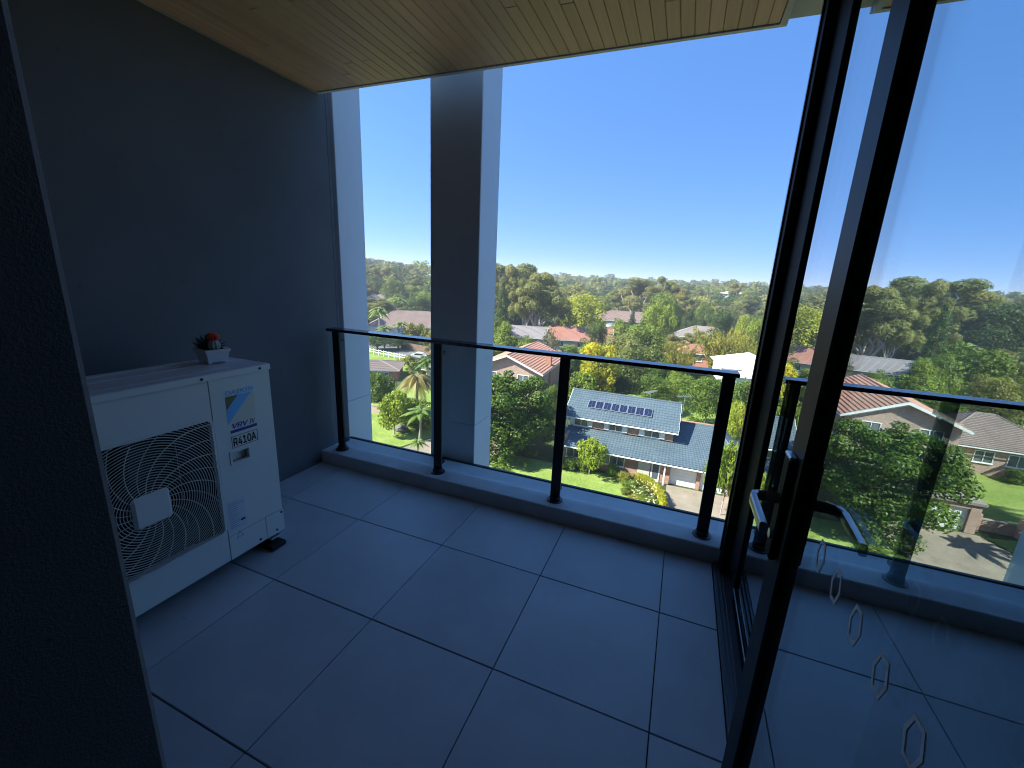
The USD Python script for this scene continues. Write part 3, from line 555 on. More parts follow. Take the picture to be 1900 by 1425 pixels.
# --- the blue roofed house
bh = thing('blue_roof_house', 'two storey brick house with blue grey tiled roof, solar panels and a double garage', 'house')
g = G0; yw, yu, ylo, zlo = 38.2, 41.0, 37.65, -14.78; sl = 0.315
zat = lambda y: zlo+sl*(y-ylo)
yr = 44.6; zr = zat(yr)
for q in (bx(-8.0, 2.35, yw, yw+0.25, g, zat(yw)-0.1), bx(-8.0, -7.75, yw+0.251, 50.0, g, -14.0), bx(8.7, 8.95, yw+0.251, 50.0, g, zat(yw)-0.1), bx(-8.0, 8.95, 50.001, 50.25, g, -14.0),
                   bx(2.351, 8.95, yw+0.30, yw+0.5, g, zat(yw)-0.1)): obj('lower_wall', q, 'brick_red', bh)
for q in (bx(-8.05, 2.45, yu, yu+0.25, zat(yu)-0.3, -12.48), bx(-8.05, -7.8, yu+0.251, 47.6, -14.2, -12.48), bx(2.2, 2.45, yu+0.251, 47.6, -14.2, -12.48), bx(-8.05, 2.45, 47.601, 47.85, -14.2, -12.48)): obj('upper_wall', q, 'brick_red', bh)
# gable ends of the upper roof
yrg, zrg, ye, ze = 44.3, -10.50, 40.45, -12.55; yb = 48.15
for x0 in (-8.05, 2.2): obj('gable_wall', prism([(yu, -12.479), (47.85, -12.479), (yrg, zrg-0.25)], 'x', x0, x0+0.25), 'brick_red', bh)
up = obj('upper_roof', tiled_slope((-8.75, ye, ze), (2.85, ye, ze), (2.85, yrg, zrg), (-8.75, yrg, zrg)), 'roof_blue', bh)
obj('roof_slope', tiled_slope((2.85, yb, ze), (-8.75, yb, ze), (-8.75, yrg, zrg), (2.85, yrg, zrg), fine=False), 'roof_blue', up)
obj('ridge_tiles', ridge_cap((-8.75, yrg, zrg+0.03), (2.85, yrg, zrg+0.03)), 'roof_blue', up)
obj('gutter', [cb(-8.75, 2.85, ye-0.12, ye-0.005, ze-0.14, ze-0.02, 0.02)], 'white_paint', up)
for x in (-8.78, 2.853): obj('barge_board', prism([(ye-0.03, ze-0.2), (yrg, zrg-0.2), (yb, ze-0.2), (yb, ze+0.0), (yrg, zrg+0.03), (ye-0.03, ze+0.0)], 'x', x, x+0.03), 'white_paint', up)
lo = obj('lower_roof', tiled_slope((-8.45, ylo, zlo), (2.46, ylo, zlo), (2.46, yu-0.002, zat(yu)), (-8.45, yu-0.002, zat(yu))), 'roof_blue', bh)
obj('roof_slope', tiled_slope((2.462, ylo, zlo), (9.5, ylo, zlo), (6.5, yr, zr), (2.462, yr, zr)), 'roof_blue', lo)
obj('roof_slope', tiled_slope((9.5, ylo, zlo), (9.5, 51.2, zlo), (6.5, yr+0.01, zr), (6.5, yr, zr)), 'roof_blue', lo)
obj('roof_slope', tiled_slope((9.5, 51.2, zlo), (2.462, 51.2, zlo), (2.462, yr+0.01, zr), (6.5, yr+0.01, zr), fine=False), 'roof_blue', lo)
obj('ridge_tiles', [ridge_cap((2.47, yr, zr+0.03), (6.5, yr, zr+0.03)), ridge_cap((9.5, ylo, zlo+0.03), (6.5, yr, zr+0.03))], 'roof_blue', lo)
obj('gutter', cb(-8.45, 9.5, ylo-0.12, ylo-0.005, zlo-0.14, zlo-0.02, 0.02), 'white_paint', lo)
obj('soffit', bx(-8.44, 9.48, ylo, yw-0.002, zlo-0.16, zlo-0.10), 'white_paint', lo)
obj('corner_post', cb(-8.35, -8.2, ye+0.02, ye+0.15, zat(ye), ze-0.02, 0.01), 'white_paint', bh)
for x0, x1 in ((-7.65, -6.15), (-3.95, -2.5), (-0.38, 1.18)): window(bh, x0, x1, -13.62, -12.60, yu, shutters=0.46)
window(bh, -4.6, -1.7, -16.15, -14.95, yw, 0, 3); window(bh, -7.6, -6.0, -16.15, -14.95, yw, 0, 1)
dr = obj('front_door', cb(0.85, 1.65, yw-0.06, yw-0.002, g, -14.98, 0.01), 'white_paint', bh); obj('door_light', bx(0.97, 1.53, yw-0.064, yw-0.0605, -16.7, -15.1), 'window_dark', dr)
obj('wall_panel', cb(-0.4, 0.72, yw-0.05, yw-0.002, g, -14.98, 0.01), 'cream_wall', bh)
obj('porch_post', cb(2.0, 2.14, ylo+0.08, ylo+0.22, g, zlo-0.161, 0.01), 'white_paint', bh)
for x0 in (2.56, 5.24): 
    gd = obj('garage_door', bx(x0, x0+2.36, yw+0.20, yw+0.25, g, -15.02), 'white_paint', bh)
    for k in range(6): obj('door_slat', cb(x0+0.01, x0+2.35, yw+0.175, yw+0.1995, g+0.03+k*0.325, g+0.03+k*0.325+0.315, 0.012), 'white_paint', gd)
for x0, x1 in ((2.3515, 2.55), (4.93, 5.23), (7.61, 8.94)): obj('garage_pier', bx(x0, x1, yw-0.02, yw+0.295, g, zat(yw)-0.1), 'brick_red', bh)
obj('garage_lintel', bx(2.5505, 7.609, yw-0.01, yw+0.295, -15.018, zat(yw)-0.1), 'white_paint', bh)
n_ = np.array([0, -(zrg-ze), yrg-ye]); n_ = n_/np.linalg.norm(n_); s_ = np.array([0, yrg-ye, zrg-ze]); s_ = s_/np.linalg.norm(s_)
b0 = np.array([0, ye, ze]); t0, t1 = 1.6, 2.75; up_ = 0.12
for k in range(8):
    x0 = -6.55+k*0.84; x1 = x0+0.80; q = [b0+s_*t+n_*h+[x, 0, 0] for h in (up_, up_+0.04) for (x, t) in ((x0, t0), (x1, t0), (x1, t1), (x0, t1))]
    pv = obj('solar_panel', trimesh.convex.convex_hull(np.array(q)), 'solar_frame', bh)
    for i in range(2):
        e0 = x0+0.035+i*0.37; q = [b0+s_*t+n_*h+[x, 0, 0] for h in (up_+0.0405, up_+0.044) for (x, t) in ((e0, t0+0.04), (e0+0.36, t0+0.04), (e0+0.36, t1-0.04), (e0, t1-0.04))]
        obj('solar_cell', trimesh.convex.convex_hull(np.array(q)), 'solar_cell', pv)
def aerial(label, p, h, rz):
    t = thing('tv_aerial', label, 'aerial', p, rz)
    obj('mast', cyl((0, 0, -1.5), (0, 0, h), 0.028, 6), 'bead_grey', t); obj('boom', cyl((-0.9, 0, h-0.05), (0.9, 0, h+0.10), 0.022, 5), 'bead_grey', t)
    for k in range(8): obj('element', cyl((-0.85+k*0.24, -0.45+k*0.03, h-0.04+k*0.02), (-0.85+k*0.24, 0.45-k*0.03, h-0.04+k*0.02), 0.015, 4), 'bead_grey', t)
q = at(1268, 757, 50); aerial('thin television aerial on a mast behind the right end of the blue roof', (q[0], 47.8, -12.4), 1.9, 0.3)
q = at(1207, 742, 52); aerial('television aerial behind the ridge beside the solar panels', (q[0], 49.0, -12.4), 1.6, 0.9)

def house(name, label, c, w, d, h, rh, yaw, roofm, wallm='brick_red', kind='hip', z=None, chim=None, fine=False, course=0.36, nwin=3):
    """detached house, front towards local -y: walls, tiled roof of real courses, gutters, windows, chimney"""
    z = float(tz(c[0], c[1])) if z is None else z
    t = thing(name, label, 'house', (c[0], c[1], z), yaw); o = 0.5
    for q in (bx(-w/2, w/2, -d/2, -d/2+0.25, -0.5, h), bx(-w/2, w/2, d/2-0.25, d/2, -0.5, h), bx(-w/2, -w/2+0.25, -d/2+0.251, d/2-0.251, -0.5, h), bx(w/2-0.25, w/2, -d/2+0.251, d/2-0.251, -0.5, h)): obj('wall', q, wallm, t)
    x0, x1, y0, y1 = -w/2-o, w/2+o, -d/2-o, d/2+o; kw = dict(course=course, fine=fine, step=0.075 if fine else 0.05)
    if kind == 'hip':
        if w >= d: ra, rb = (x0+(y1-y0)/2, 0, h+rh), (x1-(y1-y0)/2, 0, h+rh)
        else: ra, rb = (0, y0+(x1-x0)/2, h+rh), (0, y1-(x1-x0)/2, h+rh)
        A, B, Cc, Dd = (x0, y0, h), (x1, y0, h), (x1, y1, h), (x0, y1, h)
        if w >= d: sides = [(A, B, rb, ra), (B, Cc, rb, rb), (Cc, Dd, ra, rb), (Dd, A, ra, ra)]
        else: sides = [(A, B, ra, ra), (B, Cc, rb, ra), (Cc, Dd, rb, rb), (Dd, A, ra, rb)]
        rf = obj('roof', tiled_slope(*sides[0], **kw), roofm, t)
        for s in sides[1:]: obj('roof_slope', tiled_slope(*s, **kw), roofm, rf)
        obj('ridge_tiles', [ridge_cap(ra, rb)]+[ridge_cap(e, r_) for e, r_ in ((A, ra), (B, rb if w >= d else ra), (Cc, rb), (Dd, ra if w >= d else rb))], roofm, rf)
    elif kind == 'gable_front':                                    # ridge along y, gable towards -y
        rf = obj('roof', tiled_slope((x0, y1, h), (x0, y0, h), (0, y0, h+rh), (0, y1, h+rh), **kw), roofm, t)
        obj('roof_slope', tiled_slope((x1, y0, h), (x1, y1, h), (0, y1, h+rh), (0, y0, h+rh), **kw), roofm, rf)
        obj('ridge_tiles', ridge_cap((0, y0, h+rh+0.03), (0, y1, h+rh+0.03)), roofm, rf)
        for yy in (-d/2, d/2-0.25): obj('gable_wall', prism([(-w/2, h+0.001), (w/2, h+0.001), (0, h+rh*(w/2)/(w/2+o))], 'y', yy, yy+0.25), wallm, t)
        for yy in (y0-0.04, y1+0.001): obj('barge_board', prism([(x0-0.05, h-0.22), (0, h+rh-0.22), (x1+0.05, h-0.22), (x1+0.05, h+0.02), (0, h+rh+0.06), (x0-0.05, h+0.02)], 'y', yy, yy+0.04), 'white_paint', rf)
    else:                                                             # ridge along x
        rf = obj('roof', tiled_slope((x0, y0, h), (x1, y0, h), (x1, 0, h+rh), (x0, 0, h+rh), **kw), roofm, t)
        obj('roof_slope', tiled_slope((x1, y1, h), (x0, y1, h), (x0, 0, h+rh), (x1, 0, h+rh), **kw), roofm, rf)
        obj('ridge_tiles', ridge_cap((x0, 0, h+rh+0.03), (x1, 0, h+rh+0.03)), roofm, rf)
        for xx in (-w/2, w/2-0.25): obj('gable_wall', prism([(-d/2, h+0.001), (d/2, h+0.001), (0, h+rh*(d/2)/(d/2+o))], 'x', xx, xx+0.25), wallm, t)
        for xx in (x0-0.04, x1+0.001): obj('barge_board', prism([(y0, h-0.2), (0, h+rh-0.2), (y1, h-0.2), (y1, h+0.02), (0, h+rh+0.05), (y0, h+0.02)], 'x', xx, xx+0.04), 'white_paint', rf)
    obj('gutter', [bx(x0, x1, y0-0.12, y0-0.06, h-0.14, h-0.02)] if kind != 'gable_front' else [bx(x0-0.12, x0-0.06, y0, y1, h-0.14, h-0.02), bx(x1+0.06, x1+0.12, y0, y1, h-0.14, h-0.02)], 'white_paint', rf)
    for k in range(nwin):
        xc = -w/2+w*(k+0.5)/nwin
        if not (kind == 'skip'): window(t, xc-0.8, xc+0.8, max(0.9, h-1.75), h-0.45, -d/2, 0, 1)
    if chim:
        cx, cy, ch = chim; cm = obj('chimney', cb(cx-0.4, cx+0.4, cy-0.3, cy+0.3, h*0.5, h+ch, 0.02), 'brick_plain', t); obj('chimney_cap', cb(cx-0.46, cx+0.46, cy-0.36, cy+0.36, h+ch+0.001, h+ch+0.14, 0.02), 'path_stone', cm)
    return t
# --- the gabled house on the left
gh = house('gabled_house', 'pink brick house with terracotta tiled gable roof and white barge boards', (-19.7, 57.0), 9.2, 14.0, 5.55, 2.1, 0.045, 'roof_terracotta', 'brick_pink', 'gable_front', z=G0+0.8, chim=(4.35, -1.6, 2.1), fine=True, course=0.42, nwin=2)
wg = house('brown_wing_house', 'long low brick wing with brown tiled roof adjoining the gabled house', (-30.2, 59.3), 10.6, 9.0, 3.0, 2.6, 0.02, 'roof_brown', 'brick_pink', 'hip', z=G0+0.7, nwin=4)
gg = thing('brick_garage', 'flat roofed brick garage with white roller door behind the big tree', 'garage')
for q in (bx(-22.0, -21.35, 40.6, 41.5, G0, -14.5), bx(-14.2, -13.9, 40.6, 47.5, G0, -14.5), bx(-22.0, -21.7, 41.501, 47.5, G0, -14.5), bx(-17.9, -14.201, 40.6, 40.9, G0, -14.5)): obj('wall', q, 'brick_pink', gg)
obj('roof', cb(-22.2, -13.8, 40.45, 47.7, -14.498, -14.25, 0.02), 'path_stone', gg)
gd = obj('garage_door', bx(-21.349, -17.901, 40.85, 40.9, G0, -14.9), 'white_paint', gg)
for k in range(6): obj('door_slat', cb(-21.34, -17.91, 40.825, 40.8495, G0+0.03+k*0.345, G0+0.03+k*0.345+0.335, 0.012), 'white_paint', gd)
obj('lintel', bx(-21.349, -17.901, 40.62, 40.9, -14.898, -14.5), 'brick_pink', gg)

# --- other houses, from near to far: (pixel of the ridge middle, distance, ...)
def house_at(u, v, dist, w, d, h, rh, mirror=None, **kw):
    p = at(u, v, dist, mirror); z = p[2]-h-rh
    return house(kw.pop('name'), kw.pop('label'), (p[0], p[1]), w, d, h, rh, kw.pop('yaw', 0), kw.pop('roofm'), z=z, **kw)
house_at(695, 668, 79, 9, 7, 2.6, 1.0, name='small_brick_house', label='low brick outbuilding with brown tiled roof beside the green lawn', roofm='roof_brown', wallm='brick_plain', kind='hip', yaw=0.5, nwin=2)
house_at(765, 577, 136, 25, 15, 3.0, 4.2, name='brown_hip_house', label='wide bungalow with brown hipped tile roof above the garden across the road', roofm='roof_brown', wallm='cream_wall', kind='hip', yaw=0.55, nwin=4)
house_at(692, 546, 190, 9, 12, 4.6, 3.2, name='blue_gable_house', label='pale blue gabled house with red roof edge far up the left slope', roofm='roof_red', wallm='blue_wall', kind='gable_front', yaw=0.62, nwin=1)
house_at(742, 540, 210, 24, 13, 3.4, 3.6, name='grey_hip_house', label='grey tiled hipped bungalow beyond the palms on the left slope', roofm='roof_grey', wallm='cream_wall', kind='hip', yaw=0.5)
house_at(962, 605, 116, 17, 11, 3.0, 2.4, name='brown_ridge_house', label='dark brown tiled house half hidden behind the eucalypts on the left', roofm='roof_brown', wallm='brick_red', kind='hip', yaw=0.3)
house_at(1078, 607, 108, 15, 9, 3.2, 2.8, name='brown_gable_house', label='brown tiled house with white barge boards left of the pale flowering tree', roofm='roof_red', wallm='cream_wall', kind='side', yaw=0.28)
house_at(1165, 578, 160, 24, 12, 3.2, 3.0, name='grey_roof_house', label='grey brown tiled house with white trim in the middle of the suburb', roofm='roof_brown', wallm='white_paint', kind='hip', yaw=0.1)
house_at(1308, 606, 128, 15, 10, 3.2, 2.6, name='chimney_house', label='dark roofed brick house with a stout chimney among the trees on the right', roofm='roof_grey', wallm='brick_red', kind='hip', yaw=-0.1, chim=(1.8, -1.5, 2.6))
house_at(1298, 640, 98, 8, 6, 2.6, 1.4, name='red_brick_cottage', label='small red brick building behind the plume trees', roofm='roof_red', wallm='brick_plain', kind='hip', yaw=0)
house_at(1490, 640, 112, 18, 11, 3.2, 2.8, name='brown_roof_house', label='brown roofed house hidden behind the black door jamb', roofm='roof_brown', wallm='cream_wall', kind='side', yaw=-0.2)
house_at(1390, 655, 78, 8.6, 8.6, 2.3, 1.9, name='white_pavilion', label='white hipped roof pavilion left of the black jamb', roofm='white_roof', wallm='white_paint', kind='hip', yaw=0.1, nwin=3)
house_at(1400, 690, 73, 6, 4, 2.4, 0.5, name='white_carport', label='low white roofed carport below the white pavilion', roofm='white_roof', wallm='white_paint', kind='hip', yaw=0.1, nwin=1)
house_at(1668, 668, 92, 12, 8, 3.0, 1.8, mirror=1.995, name='ribbed_roof_house', label='grey roofed house directly behind the gabled house', roofm='roof_grey', wallm='cream_wall', kind='side', yaw=0.2)
house_at(1290, 541, 330, 24, 12, 4, 2.5, name='far_pale_house', label='pale house far off below the skyline right of centre', roofm='roof_grey', wallm='white_paint', kind='side', yaw=0.2)
house_at(1360, 540, 300, 12, 10, 4, 1.6, name='far_white_house', label='white flat looking house far off near the right skyline', roofm='white_roof', wallm='white_paint', kind='hip', yaw=0)
house_at(788, 506, 330, 16, 12, 7, 2.0, name='hill_white_house', label='tall white house on the left hilltop', roofm='white_roof', wallm='white_paint', kind='hip', yaw=0.5)
house_at(1185, 536, 300, 20, 12, 4, 2.5, name='far_brown_house', label='far brown roofed house below the tall eucalypts', roofm='roof_brown', wallm='cream_wall', kind='hip', yaw=0.3)

# fence along the road, parked car, timber fence
pf0, pf1 = at(684, 655, 101.5), at(752, 668, 92.5)
fn = thing('white_fence', 'white post and rail fence along the road beyond the left lawn', 'fence')
dv = (pf1-pf0)[:2]; Lf = float(np.linalg.norm(dv)); dv = dv/Lf; nseg = 7
for k in range(nseg+1):
    c = pf0[:2]+dv*Lf*k/nseg; obj('post', cb(c[0]-0.08, c[0]+0.08, c[1]-0.08, c[1]+0.08, G0, G0+1.35, 0.01), 'white_paint', fn)
for k in range(nseg):
    for zz in (0.65, 1.15):
        a, b = pf0[:2]+dv*(Lf*k/nseg+0.1), pf0[:2]+dv*(Lf*(k+1)/nseg-0.1); obj('rail', tube([(a[0], a[1], G0+zz), (b[0], b[1], G0+zz)], 0.06, 4), 'white_paint', fn)
cp = at(770, 668, 92.5)
car = thing('parked_car', 'white car parked on the road beyond the white fence', 'car', (cp[0], cp[1]+2.2, G0+0.035), 0.35)
prof = [(-2.1, 0.35), (2.1, 0.35), (2.15, 0.75), (1.9, 0.92), (1.05, 1.0), (0.4, 1.45), (-0.9, 1.48), (-1.6, 1.02), (-2.1, 0.92)]
obj('body', prism(prof, 'y', -0.85, 0.85), 'car_white', car)
for s in (-0.856, 0.850): obj('side_window', prism([(-1.35, 1.03), (0.85, 1.03), (0.35, 1.40), (-0.85, 1.42)], 'y', s, s+0.006), 'car_glass', car)
for x in (-1.3, 1.35):
    for y in (-0.80, 0.80): obj('wheel', cyl((x, y-0.1, 0.32), (x, y+0.1, 0.32), 0.32, 14), 'rubber', car)
tf = thing('timber_fence', 'brown timber paling fence across the road behind the parked car', 'fence')
a, b = at(744, 648, 108), at(802, 655, 100); Lt = float(np.linalg.norm((b-a)[:2])); nd = (b-a)[:2]/Lt
for k in range(28):
    c = a[:2]+nd*Lt*(k+0.5)/28; obj('paling', mv(rot(cb(-Lt/56+0.01, Lt/56-0.01, -0.02, 0.02, 0, 1.75+R.uniform(-.04, .04), 0.005), math.atan2(nd[1], nd[0])), (c[0], c[1], G0+0.03)), 'timber_fence', tf)

# ================================================================== plants
def leaf_cards(c, nrm, L, W, rg, droop=0.0, bend=0.25):
    """one folded four-point leaf (two triangles) per centre, facing nrm, pointing in a random direction across it"""
    n = len(c); nrm = nrm/(np.linalg.norm(nrm, axis=1, keepdims=True)+1e-9)
    t = rg.normal(size=(n, 3)); t[:, 2] -= droop; t -= nrm*np.sum(t*nrm, 1, keepdims=True); t /= np.linalg.norm(t, axis=1, keepdims=True)+1e-9
    s = np.cross(nrm, t); L = L*rg.uniform(0.65, 1.25, (n, 1)); W = W*rg.uniform(0.7, 1.2, (n, 1))
    v = np.stack([c-t*L/2, c+s*W/2-nrm*W*bend, c+t*L/2, c-s*W/2-nrm*W*bend], 1).reshape(-1, 3)
    k = np.arange(n)[:, None]*4; f = np.concatenate([k+[[0, 1, 2]], k+[[0, 2, 3]]]).reshape(-1, 3)
    return trimesh.Trimesh(v, f, process=False)
def lobes_to_leaves(lobes, n, L, W, rg, droop=0.0, inner=0.62, up=0.25):
    vol = np.array([l[1][0]*l[1][1]+l[1][0]*l[1][2] for l in lobes]); cnt = np.maximum(8, (n*vol/vol.sum()).astype(int)); C, N = [], []
    for (c, r), k in zip(lobes, cnt):
        d = rg.normal(size=(k, 3)); d[:, 2] += up; d /= np.linalg.norm(d, axis=1, keepdims=True)
        q = rg.uniform(inner**3, 1.08, (k, 1))**(1/3); C.append(np.array(c)+d*q*np.array(r)); m = d+rg.normal(size=(k, 3))*0.45; m[:, 2] += 0.25; N.append(m)
    return leaf_cards(np.concatenate(C), np.concatenate(N), L, W, rg, droop)
def limb(p, q, r0, r1, rg, wob=0.06):
    p, q = np.array(p, float), np.array(q, float); t = np.linspace(0, 1, 5)[:, None]; P = p+(q-p)*t; P[1:-1] += rg.normal(size=(3, 3))*wob*np.linalg.norm(q-p)*[1, 1, .5]; P[:, 2] += (np.sin(t[:, 0]*PI)*0.05*np.linalg.norm(q-p))
    return tube(P, np.linspace(r0, r1, 5), 6, cap=False)
def crown_lobes(H, Rr, z0, n, rg, top=1.0, squash=0.8, rl=(0.26, 0.42)):
    L = []
    for k in range(n):
        zf = (k+0.5)/n; a = k*2.399+rg.uniform(-.5, .5); z = z0+(H*top-z0)*(0.10+0.82*zf); prof = math.sin(PI*(0.16+0.78*zf))**0.75; rr = Rr*prof*rg.uniform(0.40, 0.88)*(1+0.28*math.sin(a*2+n)); r = Rr*rg.uniform(rl[0]*0.62, rl[1]*1.08)*(0.75+0.35*prof); z += rg.normal()*0.05*(H-z0)
        L.append(((rr*math.cos(a), rr*math.sin(a), min(z, H-r*squash)), (r, r, r*squash)))
    L.append(((0, 0, z0+(H-z0)*0.5), (Rr*0.55, Rr*0.55, (H-z0)*0.36))); return L
def make_broad(seed, H, Rr, z0, nl, n, L, W, tr=0.16, **kw):
    rg = np.random.default_rng(seed); lb = crown_lobes(H, Rr, z0, nl, rg, **kw)
    wood = [limb((0, 0, -0.4), (rg.normal()*0.2, rg.normal()*0.2, z0+(H-z0)*0.35), tr*1.25, tr*0.7, rg, 0.03)]
    for c, r in lb[:-1]: wood.append(limb((0, 0, z0*0.8+rg.uniform(0, .25)*(H-z0)), np.array(c)*[.85, .85, 1], tr*0.5, tr*0.15, rg))
    return cat_m(wood), lobes_to_leaves(lb, n, L, W, rg)
def make_euc(seed, H=20, Rr=6.0, n=11000, L=0.62, W=0.26):
    rg = np.random.default_rng(seed); wood, lb = [], []; fork = H*rg.uniform(0.22, 0.32); wood.append(limb((0, 0, -0.5), (0.2, 0.1, fork), 0.42, 0.32, rg, 0.02))
    for k in range(6):
        a = k*2*PI/6+rg.uniform(-.4, .4); sp = Rr*rg.uniform(0.35, 0.8)*(0.35 if k == 0 else 1); q = np.array([sp*math.cos(a), sp*math.sin(a), H*rg.uniform(0.62, 0.86) if k else H*0.9]); wood.append(limb((0.2, 0.1, fork*rg.uniform(.85, 1)), q, 0.24, 0.07, rg, 0.07))
        for j in range(4):
            o = rg.normal(size=3)*[Rr*0.24, Rr*0.24, H*0.075]; c = q+o-(0, 0, H*0.10*j*0.6); r = Rr*rg.uniform(0.22, 0.36); c[2] = min(c[2], H-r*0.8)
            lb.append((c, (r, r, r*0.78))); wood.append(limb(q*[.75, .75, .85], c, 0.07, 0.025, rg))
    return cat_m(wood), lobes_to_leaves(lb, n, L, W, rg, droop=0.9, inner=0.35)
def make_cone(seed, H=16, Rr=3.6, n=6000, L=0.5, W=0.26):
    rg = np.random.default_rng(seed); lb = []
    for k in range(46):
        f = (k+0.5)/46; z = 1.2+(H-2.2)*f; rr = Rr*(1-f)**0.75*rg.uniform(0.45, 0.8); a = k*2.399; r = Rr*(0.16+0.30*(1-f))*rg.uniform(0.8, 1.15); lb.append(((rr*math.cos(a), rr*math.sin(a), z), (r, r, r*0.7)))
    lb.append(((0, 0, H-0.9), (0.4, 0.4, 0.9))); return limb((0, 0, -0.4), (0, 0, H*0.9), 0.28, 0.04, rg, 0.005), lobes_to_leaves(lb, n, L, W, rg, droop=0.4)
def make_plume(seed, H=8, Rr=3.2, culms=70, L=0.55, W=0.11):
    rg = np.random.default_rng(seed); wood, C, N = [], [], []
    for k in range(culms):
        a = rg.uniform(0, 2*PI); b = Rr*0.22*math.sqrt(rg.uniform()); h = H*rg.uniform(0.6, 1.0); out = Rr*rg.uniform(0.25, 1.0); t = np.linspace(0, 1, 9)
        P = np.stack([(b+out*t**2.2)*math.cos(a), (b+out*t**2.2)*math.sin(a), h*(t-0.10*t**4)], 1)
        if k % 3 == 0: wood.append(tube(P, np.linspace(0.035, 0.008, 9), 4, cap=False))
        m = 75; tt = rg.uniform(0.12, 1, m)**0.8; Q = np.stack([np.interp(tt, t, P[:, i]) for i in range(3)], 1)+rg.normal(size=(m, 3))*0.14; C.append(Q); q = rg.normal(size=(m, 3)); q[:, 2] *= 0.4; N.append(q)
    return cat_m(wood), leaf_cards(np.concatenate(C), np.concatenate(N), L, W, rg, droop=-1.6)
def make_palm(seed, H=6, fr=17, Lf=2.6, droop=1.0):
    rg = np.random.default_rng(seed); P = np.stack([0.25*np.sin(np.linspace(0, 1.2, 8)), 0*np.linspace(0, 1, 8), np.linspace(-0.3, H, 8)], 1); wood = [tube(P, np.linspace(0.2, 0.12, 8), 8)]; C = []; V, F = [], []; top = P[-1]
    for k in range(fr):
        a = k*2.399; el = 1.25-1.25*k/fr; l = Lf*rg.uniform(0.85, 1.1); t = np.linspace(0, 1, 12); hor = l*(math.cos(el)*t+0.22*t**2); ver = l*(math.sin(el)*t-droop*0.75*t**2.1)
        S = top+np.stack([hor*math.cos(a), hor*math.sin(a), ver], 1); wood.append(tube(S, np.linspace(0.03, 0.006, 12), 4, cap=False)); side = np.array([-math.sin(a), math.cos(a), 0])
        for i in np.linspace(0.12, 0.99, 34):
            b = np.array([np.interp(i, t, S[:, j]) for j in range(3)]); d = np.array([np.interp(min(1, i+.05), t, S[:, j]) for j in range(3)])-b; d = d/(np.linalg.norm(d)+1e-9); ln = 0.62*math.sin(PI*(0.12+0.85*i))*Lf/2.6
            for s in (-1, 1):
                tip = b+(side*s*0.85+d*0.55+np.array([0, 0, -0.35*droop-rg.uniform(0, .2)]))*ln; w = d*0.055; q = len(V); V += [b-w, b+w, (b+tip)/2+w*0.9+[0, 0, .03], tip, (b+tip)/2-w*0.9+[0, 0, .03]]; F += [[q, q+1, q+2], [q, q+2, q+4], [q+4, q+2, q+3]]
    return cat_m(wood), trimesh.Trimesh(np.array(V), F, process=False)
def make_bare(seed, H=8):
    rg = np.random.default_rng(seed); wood, C = [], []
    def grow(p, d, l, r, lev):
        q = p+d*l; wood.append(limb(p, q, r, r*0.6, rg, 0.05))
        if lev >= 4: C.append(q); return
        for _ in range(3 if lev < 2 else 4):
            e = d+rg.normal(size=3)*0.55; e[2] += 0.15; grow(p+(q-p)*rg.uniform(0.6, 1), e/np.linalg.norm(e), l*rg.uniform(0.6, 0.8), r*0.55, lev+1)
    grow(np.array([0, 0, -0.3]), np.array([0, 0, 1.0]), H*0.28, 0.16, 0); C = np.repeat(np.array(C), 4, 0)+rg.normal(size=(4*len(C), 3))*0.25
    return cat_m(wood), leaf_cards(C, rg.normal(size=C.shape), 0.35, 0.14, rg)

